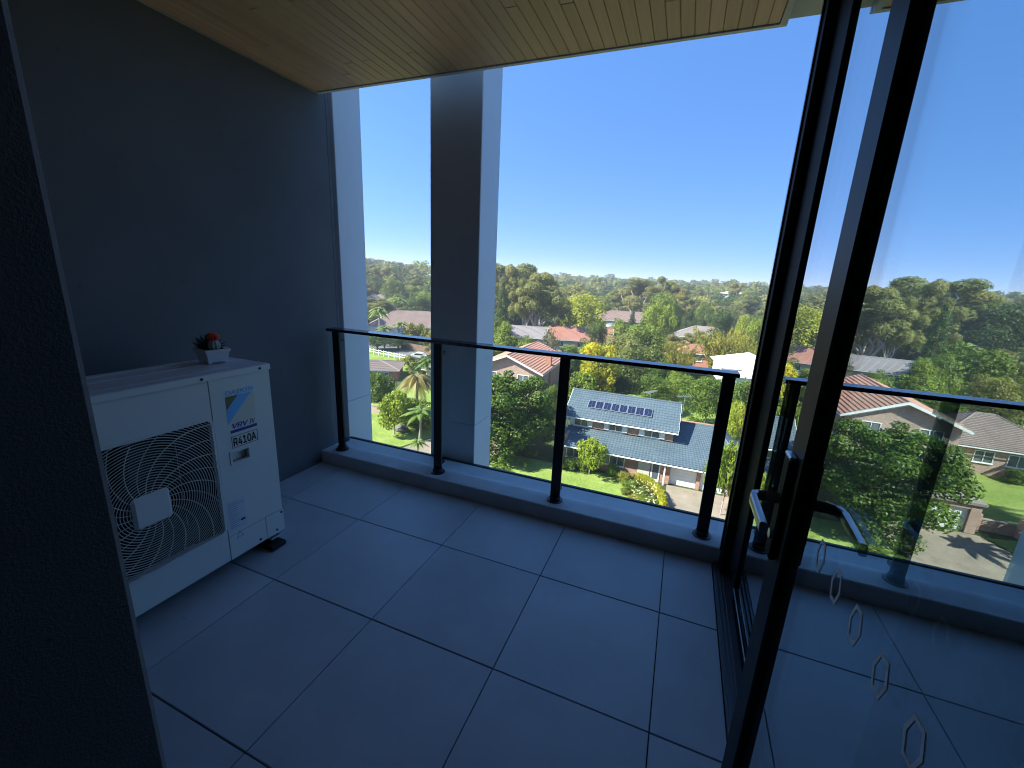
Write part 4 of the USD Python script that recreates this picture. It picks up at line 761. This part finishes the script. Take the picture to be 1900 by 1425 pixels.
PROTO = {}   # kind -> list of (builder, seeds, leaf material, bark material, height, width)
KINDS = {
 'broad':   (lambda s: make_broad(s, 10, 4.6, 1.6, 30, 5200, 0.42, 0.30), 'leaf_green', 'bark', 10, 9.6, (1, 2, 3)),
 'bright':  (lambda s: make_broad(s, 10, 4.8, 1.8, 30, 5200, 0.42, 0.30), 'leaf_bright', 'bark', 10, 10, (4, 5)),
 'dark':    (lambda s: make_broad(s, 12, 4.6, 2.0, 34, 5600, 0.42, 0.28, tr=0.22), 'leaf_dark', 'bark', 12, 9.6, (6, 7)),
 'euc':     (lambda s: make_euc(s), 'leaf_olive', 'bark_pale', 20, 13, (8, 9, 10)),
 'euctan':  (lambda s: make_euc(s), 'leaf_tan', 'bark_pale', 20, 13, (11, 12)),
 'cone':    (lambda s: make_cone(s), 'leaf_dark', 'bark', 16, 7, (13,)),
 'cypress': (lambda s: make_cone(s, 10, 1.3, 2600, 0.35, 0.2), 'leaf_bright', 'bark', 10, 2.4, (14,)),
 'plume':   (lambda s: make_plume(s), 'leaf_gold', 'bark', 8, 7, (15, 16)),
 'yellow':  (lambda s: make_broad(s, 9, 4.2, 1.2, 30, 7000, 0.36, 0.26, rl=(0.22, 0.36)), 'leaf_yellow', 'bark', 9, 9, (17,)),
 'cream':   (lambda s: make_broad(s, 9, 4.4, 1.2, 34, 7000, 0.36, 0.24), 'leaf_cream', 'bark', 9, 9.4, (18,)),
 'palm':    (lambda s: make_palm(s), 'leaf_palm', 'bark_pale', 7.8, 5.6, (19, 20)),
 'palmgold': (lambda s: make_palm(s, 5.5, 22, 2.9, 1.5), 'leaf_palmgold', 'bark_pale', 7.4, 6.0, (21,)),
 'bare':    (lambda s: make_bare(s), 'leaf_tan', 'twig_grey', 8, 6.5, (22,)),
 'shrub':   (lambda s: make_broad(s, 3.0, 2.0, 0.15, 22, 3000, 0.24, 0.17, tr=0.06), 'leaf_green', 'bark', 3, 4.2, (23, 24)),
 'goldshrub': (lambda s: make_broad(s, 2.6, 1.8, 0.1, 20, 2200, 0.24, 0.16, tr=0.06), 'leaf_gold', 'bark', 2.6, 3.8, (25,)),
 'paleshrub': (lambda s: make_broad(s, 3.6, 2.3, 0.9, 22, 2600, 0.30, 0.22, tr=0.08), 'leaf_bright', 'bark_pale', 3.6, 4.8, (26,)),
 'bigtree': (lambda s: make_broad(s, 10.5, 4.6, 0.2, 70, 21000, 0.30, 0.23, tr=0.24, rl=(0.17, 0.30)), 'leaf_bigtree', 'bark', 10.5, 9.6, (27,)),
}
leaf('leaf_bigtree', (0.04, 0.075, 0.009), (0.085, 0.14, 0.018), (0.15, 0.205, 0.033))
MESH = {}; _turn = {}
taken = []        # (x, y, radius)
def plant(kind, x, y, h, w, label, cat='tree', name=None, rz=None, group=None, z=None):
    fn, lm, bm, H, W, seeds = KINDS[kind]; k = _turn.get(kind, 0); _turn[kind] = k+1; s = seeds[k % len(seeds)]
    z = float(tz(x, y)) if z is None else z; rz = R.uniform(0, 6.28) if rz is None else rz; sc = (w/W, w/W, h/H); taken.append((x, y, w*0.42))
    name = name or {'euc': 'eucalypt_tree', 'euctan': 'eucalypt_tree', 'cone': 'conifer_tree', 'cypress': 'cypress_tree', 'plume': 'plume_shrub', 'palm': 'palm_tree', 'palmgold': 'palm_tree', 'bare': 'bare_tree', 'shrub': 'garden_shrub', 'goldshrub': 'garden_shrub', 'paleshrub': 'garden_shrub'}.get(kind, 'leafy_tree')
    if (kind, s) in MESH: return copy(MESH[kind, s], name, label, cat, (x, y, z), rz, sc, group)
    t = thing(name, label, cat, (x, y, z), rz, sc, group); wood, lv = fn(s)
    obj('crown', lv, lm, t); obj('trunk', wood, bm, t, smooth=True); MESH[kind, s] = t; return t
def tree(kind, u, vtop, wpx, dist, label, cat='tree', mirror=None, name=None, z=None, hmin=0):
    p = at(u, vtop, dist, mirror); z = float(tz(p[0], p[1])) if z is None else z; h = max(p[2]-z, hmin, 0.8); slant = float(np.dot(p-CAM, _f)) if mirror is None else dist*1.05
    return plant(kind, p[0], p[1], h, wpx/FPX*slant, label, cat, name, z=z)
M = 1.995
# --- near garden
tree('bigtree', 948, 690, 186, 41.5, 'big dense dark green tree in front of the gabled house, right of the pale fin', mirror=None)
tree('paleshrub', 1100, 813, 62, 39.2, 'rounded pale green shrub in front of the lower blue roof')
tree('paleshrub', 1362, 818, 66, 36.5, 'leafy green shrub standing before the right garage door', 'tree')
tree('shrub', 922, 866, 62, 36.5, 'low clipped pale shrub at the foot of the big tree')
tree('yellow', 1112, 634, 108, 63, 'vivid yellow green tree behind the left end of the blue roof')
tree('shrub', 1082, 690, 78, 57, 'dark grey green bushy tree just left below the yellow tree', 'tree')
tree('dark', 1150, 690, 60, 66, 'dark tree in shade right of the yellow tree')
tree('broad', 1214, 694, 72, 63, 'grey green bushy tree behind the blue roof, left of the aerial mast')
tree('broad', 1262, 690, 80, 69, 'bushy green tree directly behind the aerial mast')
tree('broad', 1322, 696, 84, 62, 'round green tree behind the garage roof')
tree('bright', 1372, 742, 50, 50, 'green tree leaning over the right corner of the garage roof')
tree('shrub', 1288, 772, 34, 57, 'small round shrub on the back lawn beside the garage roof', 'shrub')
tree('shrub', 1222, 760, 26, 52, 'low shrub against the back of the blue roof', 'shrub')
tree('broad', 1028, 712, 40, 50, 'yellow green tree between the big tree and the first tall post')
# bed and hedge beside the drive
hp = [(-0.2, 37.3), (0.9, 36.6), (1.7, 35.5), (2.1, 34.2), (2.25, 32.6), (2.2, 30.5), (2.1, 27.5)]
rg_ = np.random.default_rng(40); hc = []
for k in range(60):
    t = k/59*(len(hp)-1); i = min(int(t), len(hp)-2); a, b = np.array(hp[i]), np.array(hp[i+1]); q = a+(b-a)*(t-i); r_ = 0.34+0.08*rg_.uniform(-1, 1); hc.append(((q[0]+rg_.normal()*0.05, q[1], G0+0.55+rg_.normal()*0.05), (r_, r_, 0.55)))
hg = thing('golden_hedge', 'clipped golden yellow hedge curving along the driveway', 'hedge')
obj('foliage', lobes_to_leaves(hc, 9000, 0.14, 0.10, rg_), 'leaf_yellow', hg)
obj('stems', [tube([(c[0][0], c[0][1], G0-0.1), (c[0][0]+.05, c[0][1], G0+0.6)], [0.03, 0.01], 5) for c in hc[::3]], 'bark', hg)
for k, (x, y, h, w, kd, lab) in enumerate([(-1.2, 36.2, 1.3, 1.9, 'goldshrub', 'yellowish shrub at the top of the garden bed by the house'), (-0.4, 35.0, 1.2, 2.0, 'shrub', 'green shrub in the garden bed left of the hedge top'), (0.5, 34.0, 1.1, 1.9, 'shrub', 'green shrub with white flowers in the middle of the bed'),
        (1.1, 32.6, 1.1, 1.8, 'shrub', 'green shrub with white flowers towards the lower end of the bed'), (-0.1, 33.0, 0.8, 1.6, 'goldshrub', 'pale low shrub at the lawn edge of the bed'), (1.2, 31.0, 1.0, 1.7, 'paleshrub', 'leafy shrub at the lower end of the bed beside the hedge'), (0.4, 30.6, 0.8, 1.5, 'shrub', 'low shrub at the lowest visible end of the bed'), (-0.9, 34.3, 0.6, 1.3, 'goldshrub', 'small reddish gold plant at the lawn edge by the bed')]):
    plant(kd, x, y, h, w, lab, 'shrub', z=G0)
fw = np.random.default_rng(41); P = np.stack([fw.uniform(-0.9, 1.9, 150), fw.uniform(30.5, 35.6, 150), G0+fw.uniform(0.85, 1.25, 150)], 1)
P = P[(P[:, 0] > -0.9+(35.6-P[:, 1])*0.22) & (P[:, 0] < 1.7)]
obj('white_flowers', leaf_cards(np.repeat(P, 2, 0)+fw.normal(size=(2*len(P), 3))*0.06, fw.normal(size=(2*len(P), 3))+[0, -0.5, 1], 0.10, 0.09, fw), 'petal_white', kind='stuff', label='small white flowers scattered over the garden bed shrubs')
for k, (x, y, w) in enumerate(((-6.8, 37.0, 2.2), (-5.2, 37.2, 1.9), (-2.6, 37.3, 1.6))): plant('shrub', x, y, 1.4, w, ('dark shrub under the left eave of the blue roofed house', 'dark shrub under the lower eave behind the pale shrub', 'dark shrub below the ground floor window')[k], 'shrub', z=G0)
# --- between the two fins (left strip)
tree('shrub', 702, 690, 66, 60, 'dark dense bush at the left edge of the far lawn below the brick outbuilding', 'tree')
tree('paleshrub', 730, 728, 74, 48.5, 'pale leafy small tree on the near lawn between the fins', 'tree')
tree('dark', 762, 770, 60, 52, 'dark shaded bush behind the small palm', 'shrub', name='garden_shrub')
tree('palmgold', 772, 676, 92, 53, 'tall palm with drooping golden fronds between the fins')
tree('palm', 778, 746, 74, 46, 'green feather palm in front of the golden palm')
tree('palm', 776, 806, 40, 39.5, 'small slender palm on the near lawn beside the grey fin')
tree('shrub', 778, 742, 70, 50, 'bushy green shrub under the golden palm fronds', 'shrub')
tree('shrub', 752, 738, 40, 52, 'smaller green shrub left of the golden palm trunk', 'shrub')
tree('palm', 795, 655, 50, 66, 'green palm at the far right of the lawn beside the grey fin')
rk = trimesh.creation.icosphere(3, 1.0); rv = rk.vertices*(0.75+0.5*meshkit.fbm(rk.vertices*1.6+3, 4, 5))[:, None]*[0.85, 0.7, 0.45]; q = at(745, 800, 49.5)
tag_rock = obj('boulder', trimesh.Trimesh(rv+[q[0], q[1], G0+0.3], rk.faces, process=False), 'rock', smooth=True, label='grey boulder under the small palm at the lawn edge', cat='rock')
tree('palm', 702, 557, 44, 112, 'tall yellowish palm right of the pale left fin, above the handrail')
tree('palm', 712, 598, 40, 108, 'small bushy palm below the tall yellowish palm')
tree('palm', 745, 590, 36, 114, 'palm in front of the brown bungalow')
tree('goldshrub', 764, 598, 44, 110, 'golden shrub before the brown bungalow', 'shrub')
tree('goldshrub', 792, 606, 28, 108, 'golden shrub next to the broad grey fin', 'shrub')
tree('shrub', 782, 600, 28, 112, 'bright green shrub between two golden shrubs', 'shrub')
tree('dark', 700, 618, 60, 106, 'dark hedge like tree behind the white fence, at the left')
tree('dark', 738, 622, 54, 107, 'dark tree behind the road, middle of the left strip')
tree('cypress', 762, 533, 8, 180, 'slim yellow green cypress on the left slope')
tree('palm', 735, 546, 40, 165, 'feathery palm left of the cypress')
tree('palm', 752, 552, 36, 168, 'low feathery palm touching the cypress')
tree('euc', 690, 487, 40, 235, 'grey green eucalypt on the skyline against the pale left fin')
tree('euc', 708, 493, 44, 245, 'second eucalypt along the left skyline')
tree('dark', 728, 496, 34, 260, 'round dark blue green tree on the left skyline')
tree('euc', 752, 494, 36, 280, 'flat topped open tree on the left skyline')
tree('euc', 772, 495, 38, 290, 'open branched tree on the left skyline left of the white hill house')
tree('dark', 774, 509, 30, 270, 'round dark tree below the open branched skyline tree')
tree('yellow', 757, 515, 20, 240, 'small bright yellow tree high on the left slope')
tree('dark', 700, 510, 46, 215, 'dark tree mass on the left slope above the blue gabled house')
tree('broad', 728, 516, 48, 205, 'mid green tree above the grey bungalow')
tree('broad', 768, 528, 44, 205, 'mid green tree right of the cypress')
tree('bright', 790, 540, 40, 170, 'bright green tree beside the broad grey fin')
# --- left of centre
tree('euctan', 944, 489, 66, 122, 'tall tan crowned eucalypt right beside the pale edge of the broad fin')
tree('cone', 934, 516, 40, 104, 'dark conifer in front of the tall tan eucalypt')
tree('euc', 978, 512, 62, 112, 'olive eucalypt between the dark conifer and the tall skyline eucalypt')
tree('euc', 1008, 498, 78, 138, 'tall olive eucalypt rising above the left skyline')
tree('euctan', 1032, 530, 50, 130, 'brownish eucalypt on the right shoulder of the left tree group')
tree('broad', 935, 598, 60, 78, 'bright green tree behind the gabled house, beside the fin')
tree('broad', 978, 622, 46, 84, 'green shrub like tree behind the gabled roof ridge')
tree('bare', 1030, 590, 62, 84, 'grey twiggy half bare tree behind the gabled roof')
tree('bright', 1085, 544, 104, 132, 'broad bright green tree in front of the grey roofed house')
tree('broad', 1060, 640, 50, 72, 'mid green tree left of the yellow tree')
tree('dark', 1110, 596, 52, 98, 'olive green tree in front of the brown gabled house')
tree('cream', 1165, 616, 104, 76, 'cream flowering tree right of the yellow tree')
tree('broad', 1200, 600, 110, 92, 'large fresh green tree behind the cream flowering tree')
tree('broad', 1150, 590, 52, 112, 'green tree left behind the cream flowering tree')
tree('bright', 1230, 560, 66, 116, 'tall pale yellow green tree right of the grey roofed house')
tree('broad', 1235, 540, 78, 140, 'round green tree behind the pale yellow green tree')
tree('euctan', 1185, 514, 92, 178, 'broad tan eucalypt, left one of the central tall group')
tree('euc', 1226, 507, 66, 185, 'highest eucalypt of the central tall group')
tree('euctan', 1254, 522, 64, 188, 'right hand eucalypt of the central tall group')
tree('cone', 1176, 568, 20, 150, 'dark pointed tree at the grey roofed house')
tree('plume', 1268, 622, 74, 84, 'fan shaped golden plume shrub right of the cream flowering tree', 'shrub')
tree('plume', 1345, 596, 110, 90, 'large fan shaped golden green plume shrub behind the white pavilion', 'shrub')
tree('plume', 1395, 612, 60, 86, 'golden plume shrub next to the black jamb', 'shrub')
tree('shrub', 1232, 664, 50, 73, 'green shrub below the plume shrubs', 'shrub')
tree('dark', 1285, 575, 32, 135, 'dark round tree left of the chimney house')
tree('dark', 1345, 572, 48, 120, 'dark green tree right of the chimney house')
tree('bright', 1385, 582, 42, 112, 'yellow green tree behind the plume shrubs')
tree('broad', 1405, 588, 46, 105, 'deep green tree next to the black jamb')
tree('bare', 1350, 545, 42, 190, 'pinkish bare tree in the far middle distance on the right')
tree('euc', 1372, 522, 40, 260, 'eucalypt cresting the skyline near the jamb')
tree('euc', 1300, 527, 34, 300, 'eucalypt on the skyline right of the central group')
tree('dark', 1395, 540, 46, 230, 'grey green tree near the jamb below the skyline')
tree('broad', 1310, 560, 46, 170, 'soft green tree in the middle distance on the right')
tree('broad', 1378, 700, 66, 57, 'leafy tree below the white carport beside the jamb')
tree('broad', 1440, 690, 60, 60, 'leafy tree hidden behind the lower jamb')
# --- further left, mostly hidden by the broad fin, seen again in the door glass
tree('euc', 1640, 524, 110, 112, 'tall olive spreading tree, left one of the pair behind the gabled house', mirror=M)
tree('euc', 1760, 510, 120, 150, 'large grey green eucalypt behind the broad fin', mirror=M)
tree('euc', 1830, 512, 110, 160, 'large olive eucalypt further left behind the broad fin', mirror=M)
tree('dark', 1720, 575, 90, 125, 'blue green conical tree behind the broad fin', mirror=M)
tree('dark', 1870, 560, 90, 150, 'dark tree farthest left behind the broad fin', mirror=M)
tree('broad', 1810, 636, 110, 92, 'round fresh green tree behind the brown wing', mirror=M)
tree('broad', 1745, 652, 60, 88, 'flat topped green tree behind the gabled house', mirror=M)
tree('broad', 1710, 690, 90, 76, 'leafy green tree against the back of the gabled house', mirror=M)
tree('cream', 1865, 698, 66, 84, 'cream tipped tree behind the brown wing', mirror=M)
tree('bare', 1585, 610, 44, 82, 'twiggy grey tree behind the terracotta ridge', mirror=M)
tree('palm', 1720, 775, 60, 47.5, 'young palm in front of the pink gable wall', mirror=M)
plant('shrub', -36, 46, 1.6, 2.6, 'shrub on the raised lawn before the brown wing', 'shrub', z=G0+0.7)
plant('shrub', -31, 53.5, 1.5, 2.4, 'shrub against the front wall of the brown wing', 'shrub', z=G0+0.7)
# --- suburban trees between the gardens, out to the skyline
keep = [(sbox(-11, 30, 12, 54)), sbox(-29, 18, -13, 42.5), sbox(-40, 41, -13, 68), Polygon([(-60, 20), (-24, 20), (-22, 44), (-44, 60), (-50, 74), (-84, 82)]), Polygon([(-112, 90), (-63, 76), (-20, 70), (-20, 86), (-46, 88), (-62, 96), (-112, 110)]), sbox(-8, 52, 14, 70), sbox(-30, 0, 14, 40)]
blocks = []       # houses: azimuth range, distance, elevation of the wall middle
for pr in stage.GetPrimAtPath('/World').GetChildren():
    if pr.GetCustomDataByKey('category') == 'house':
        rg0 = UsdGeom.BBoxCache(Usd.TimeCode.Default(), ['default']).ComputeWorldBound(pr).ComputeAlignedRange(); lo_, hi_ = rg0.GetMin(), rg0.GetMax(); cx, cy = (lo_[0]+hi_[0])/2, (lo_[1]+hi_[1])/2; dd = math.hypot(cx-CAM[0], cy-CAM[1])
        w_ = 0.36*(hi_[0]-lo_[0]); blocks.append((math.degrees(math.atan2(cx-CAM[0], cy-CAM[1])), math.degrees(w_/dd), dd, math.degrees(math.atan2(lo_[2]*0.14+hi_[2]*0.86-CAM[2], dd)))); taken.append((cx, cy, 0.5*max(hi_[0]-lo_[0], hi_[1]-lo_[1])))
def room_for(x, y, h, w, pad=0.8):
    d = math.hypot(x-CAM[0], y-CAM[1]); a = math.degrees(math.atan2(x-CAM[0], y-CAM[1]))
    if d < 125 and any(k.contains(Point(x, y)) for k in keep): return 0
    if any((x-tx)**2+(y-ty)**2 < (tr_+w*0.42*pad)**2 for tx, ty, tr_ in taken): return 0
    for ba, bw_, bd, be in blocks:
        if d < bd and abs(a-ba) < bw_+math.degrees(w*0.4/d):
            hh = CAM[2]+d*math.tan(math.radians(be))-float(tz(x, y)); h = min(h, hh)
    return h if h > 2.2 else 0
desc = {'broad': 'mid green tree', 'bright': 'light green tree', 'dark': 'dark green tree', 'euc': 'olive eucalypt', 'euctan': 'tan eucalypt', 'cone': 'dark conifer', 'yellow': 'yellow green tree', 'cream': 'cream tipped tree', 'shrub': 'bushy green shrub', 'goldshrub': 'golden shrub', 'palm': 'palm', 'plume': 'plume shrub'}
named = [(math.degrees(math.atan2(p_.GetAttribute('xformOp:translate').Get()[0]-CAM[0], p_.GetAttribute('xformOp:translate').Get()[1]-CAM[1])), math.hypot(p_.GetAttribute('xformOp:translate').Get()[0]-CAM[0], p_.GetAttribute('xformOp:translate').Get()[1]-CAM[1]), nm_) for p_, nm_ in
         [(stage.GetPrimAtPath('/World/'+a), b) for a, b in (('gabled_house', 'gabled house'), ('brown_wing_house', 'brown wing'), ('brown_hip_house', 'brown bungalow'), ('blue_gable_house', 'blue house'), ('grey_hip_house', 'grey bungalow'), ('brown_ridge_house', 'dark house'), ('brown_gable_house', 'edged house'),
          ('grey_roof_house', 'middle house'), ('chimney_house', 'chimney house'), ('white_pavilion', 'white pavilion'), ('far_pale_house', 'pale house'), ('far_white_house', 'flat house'), ('hill_white_house', 'hilltop house'), ('far_brown_house', 'remote house'), ('brown_roof_house', 'jamb house'), ('ribbed_roof_house', 'grey roof'))]]
said = {}
def place_words(x, y, h):
    a, d = math.degrees(math.atan2(x-CAM[0], y-CAM[1])), math.hypot(x-CAM[0], y-CAM[1]); near = sorted(named, key=lambda n_: (n_[0]-a)**2*(d/57)**2+(n_[1]-d)**2*0.35)
    k = near[0]; side = 'left of' if a < k[0]-1.2 else ('right of' if a > k[0]+1.2 else ''); dep = 'well behind' if d > k[1]+30 else ('behind' if d > k[1]+6 else ('well before' if d < k[1]-30 else ('before' if d < k[1]-6 else 'beside')))
    sz = 'tall' if h > 9.5 else ('low' if h < 4.5 else 'middling'); k2 = near[1]
    return sz, (f'{dep} and {side} the {k[2]}' if side and dep != 'beside' else f'{side or dep} the {k[2]}'), k2[2]
rf = random.Random(21); nfill = 0; tries = 0
while nfill < 205 and tries < 30000:
    tries += 1; d = 58+(262-58)*rf.uniform(0, 1)**0.75; a = math.radians(rf.uniform(-46, 24)); x, y = CAM[0]+d*math.sin(a), CAM[1]+d*math.cos(a)
    kd = rf.choices(['broad', 'bright', 'dark', 'euc', 'euctan', 'cone', 'yellow', 'cream', 'shrub', 'plume'], [30, 16, 16, 14, 7, 4, 3, 4, 8, 2])[0]
    h = {'euc': rf.uniform(10, 16), 'euctan': rf.uniform(9, 15), 'cone': rf.uniform(8, 13), 'shrub': rf.uniform(2.6, 4.2), 'plume': rf.uniform(4, 6)}.get(kd, rf.uniform(5.0, 10.0)); h *= 0.62+0.38*min(1, d/150)
    w = KINDS[kd][4]/KINDS[kd][3]*h*rf.uniform(1.05, 1.5); h2 = room_for(x, y, h, w)
    if not h2: continue
    sz, wh, k2 = place_words(x, y, h2); lab = f'{sz} {desc[kd]} {wh}'
    if lab in said: lab = f'{sz} {desc[kd]} {wh} near the {k2}'
    for wd in ('narrower', 'broader', 'nearer', 'farther', 'outer', 'inner'):
        if lab not in said: break
        lab = f'{sz} {wd} {desc[kd]} {wh}'
    said[lab] = 1
    plant(kd, x, y, h2, w*(0.7+0.3*h2/h), lab, 'shrub' if kd in ('shrub', 'plume') else 'tree', group='suburban trees between the far houses'); nfill += 1
# distant wood and shrub layer: beyond counting
def instancer(name, label, protos, items):
    pi = UsdGeom.PointInstancer.Define(stage, '/World/'+name); data(pi, label, None, None, 'stuff'); rel = pi.CreatePrototypesRel()
    for k, (m, mt) in enumerate(protos):
        pth = f'/World/{name}/clump' + (f'_{k:03d}' if k else ''); usdkit.mesh(stage, pth, m, '/World/Looks/'+mt); rel.AddTarget(pth)
    pi.CreateProtoIndicesAttr([i[0] for i in items]); pi.CreatePositionsAttr([Gf.Vec3f(*map(float, i[1])) for i in items]); pi.CreateScalesAttr([Gf.Vec3f(*map(float, i[2])) for i in items])
    pi.CreateOrientationsAttr([Gf.Quath(math.cos(i[3]/2), 0, 0, math.sin(i[3]/2)) for i in items])
def farcrown(seed, euc=False):
    rg = np.random.default_rng(seed); lb = crown_lobes(1.0, 0.5, 0.12, 16, rg, rl=(0.22, 0.40)); return lobes_to_leaves(lb, 900, 0.085, 0.06, rg, inner=0.5)
fc = [(farcrown(60), 'leaf_green'), (farcrown(61), 'leaf_dark'), (farcrown(62), 'leaf_olive'), (farcrown(63), 'leaf_tan'), (farcrown(64), 'leaf_bright'), (farcrown(65), 'leaf_olive'), (farcrown(66), 'leaf_dark')]
rd = random.Random(5); items = []
for _ in range(5200):
    d = 215+(1500-215)*rd.uniform(0, 1)**1.5; a = math.radians(rd.uniform(-58, 40)); x, y = CAM[0]+d*math.sin(a), CAM[1]+d*math.cos(a)
    h = rd.uniform(7, 13) if d < 320 else rd.uniform(8, 17); h *= 1+0.25*(rd.random() < 0.08)
    if d < 320:
        h = room_for(x, y, h, h*0.8, 0.35)
        if not h: continue
    w = h*rd.uniform(0.8, 1.5); items.append((rd.choices(range(7), [3, 3, 4, 2, 1, 4, 3])[0], (x, y, float(tz(x, y))-0.3), (w, w, h), rd.uniform(0, 6.28)))
instancer('distant_wood', 'distant wooded suburb merging to the skyline', fc, items)
sc_ = [(mv(farcrown(70), (0, 0, -0.12)), 'leaf_green'), (mv(farcrown(71), (0, 0, -0.12)), 'leaf_dark'), (mv(farcrown(72), (0, 0, -0.12)), 'leaf_bright'), (mv(farcrown(73), (0, 0, -0.12)), 'leaf_olive')]; items = []
for _ in range(5200):
    d = 50+(270-50)*rd.uniform(0, 1)**0.65; a = math.radians(rd.uniform(-50, 32)); x, y = CAM[0]+d*math.sin(a), CAM[1]+d*math.cos(a); h = rd.uniform(1.5, 4.0)
    if d < 125 and any(k.contains(Point(x, y)) for k in keep): continue
    bad = False
    for ba, bw_, bd, be in blocks:
        if abs(d-bd) < 9 and abs(a*57.3-ba) < bw_*1.3: bad = True
    if bad: continue
    w = h*rd.uniform(1.0, 1.7); items.append((rd.choices(range(4), [4, 4, 2, 3])[0], (x, y, float(tz(x, y))-0.1), (w, w, h), rd.uniform(0, 6.28)))
instancer('undergrowth', 'shrubs and ground cover filling the gardens between trees and houses', sc_, items)

# ------------------------------------------------------------------ the summer air
usdkit.material(stage, '/World/Looks/haze_air', {'v': ('principled_volume', {'color': (0.82, 0.88, 0.92), 'density': 0.0005, 'anisotropy': 0.2})}, [], volume='v.volume')
obj('haze', bx(-5200, 5200, -5200, 5200, -19.5, 60), 'haze_air', kind='stuff')
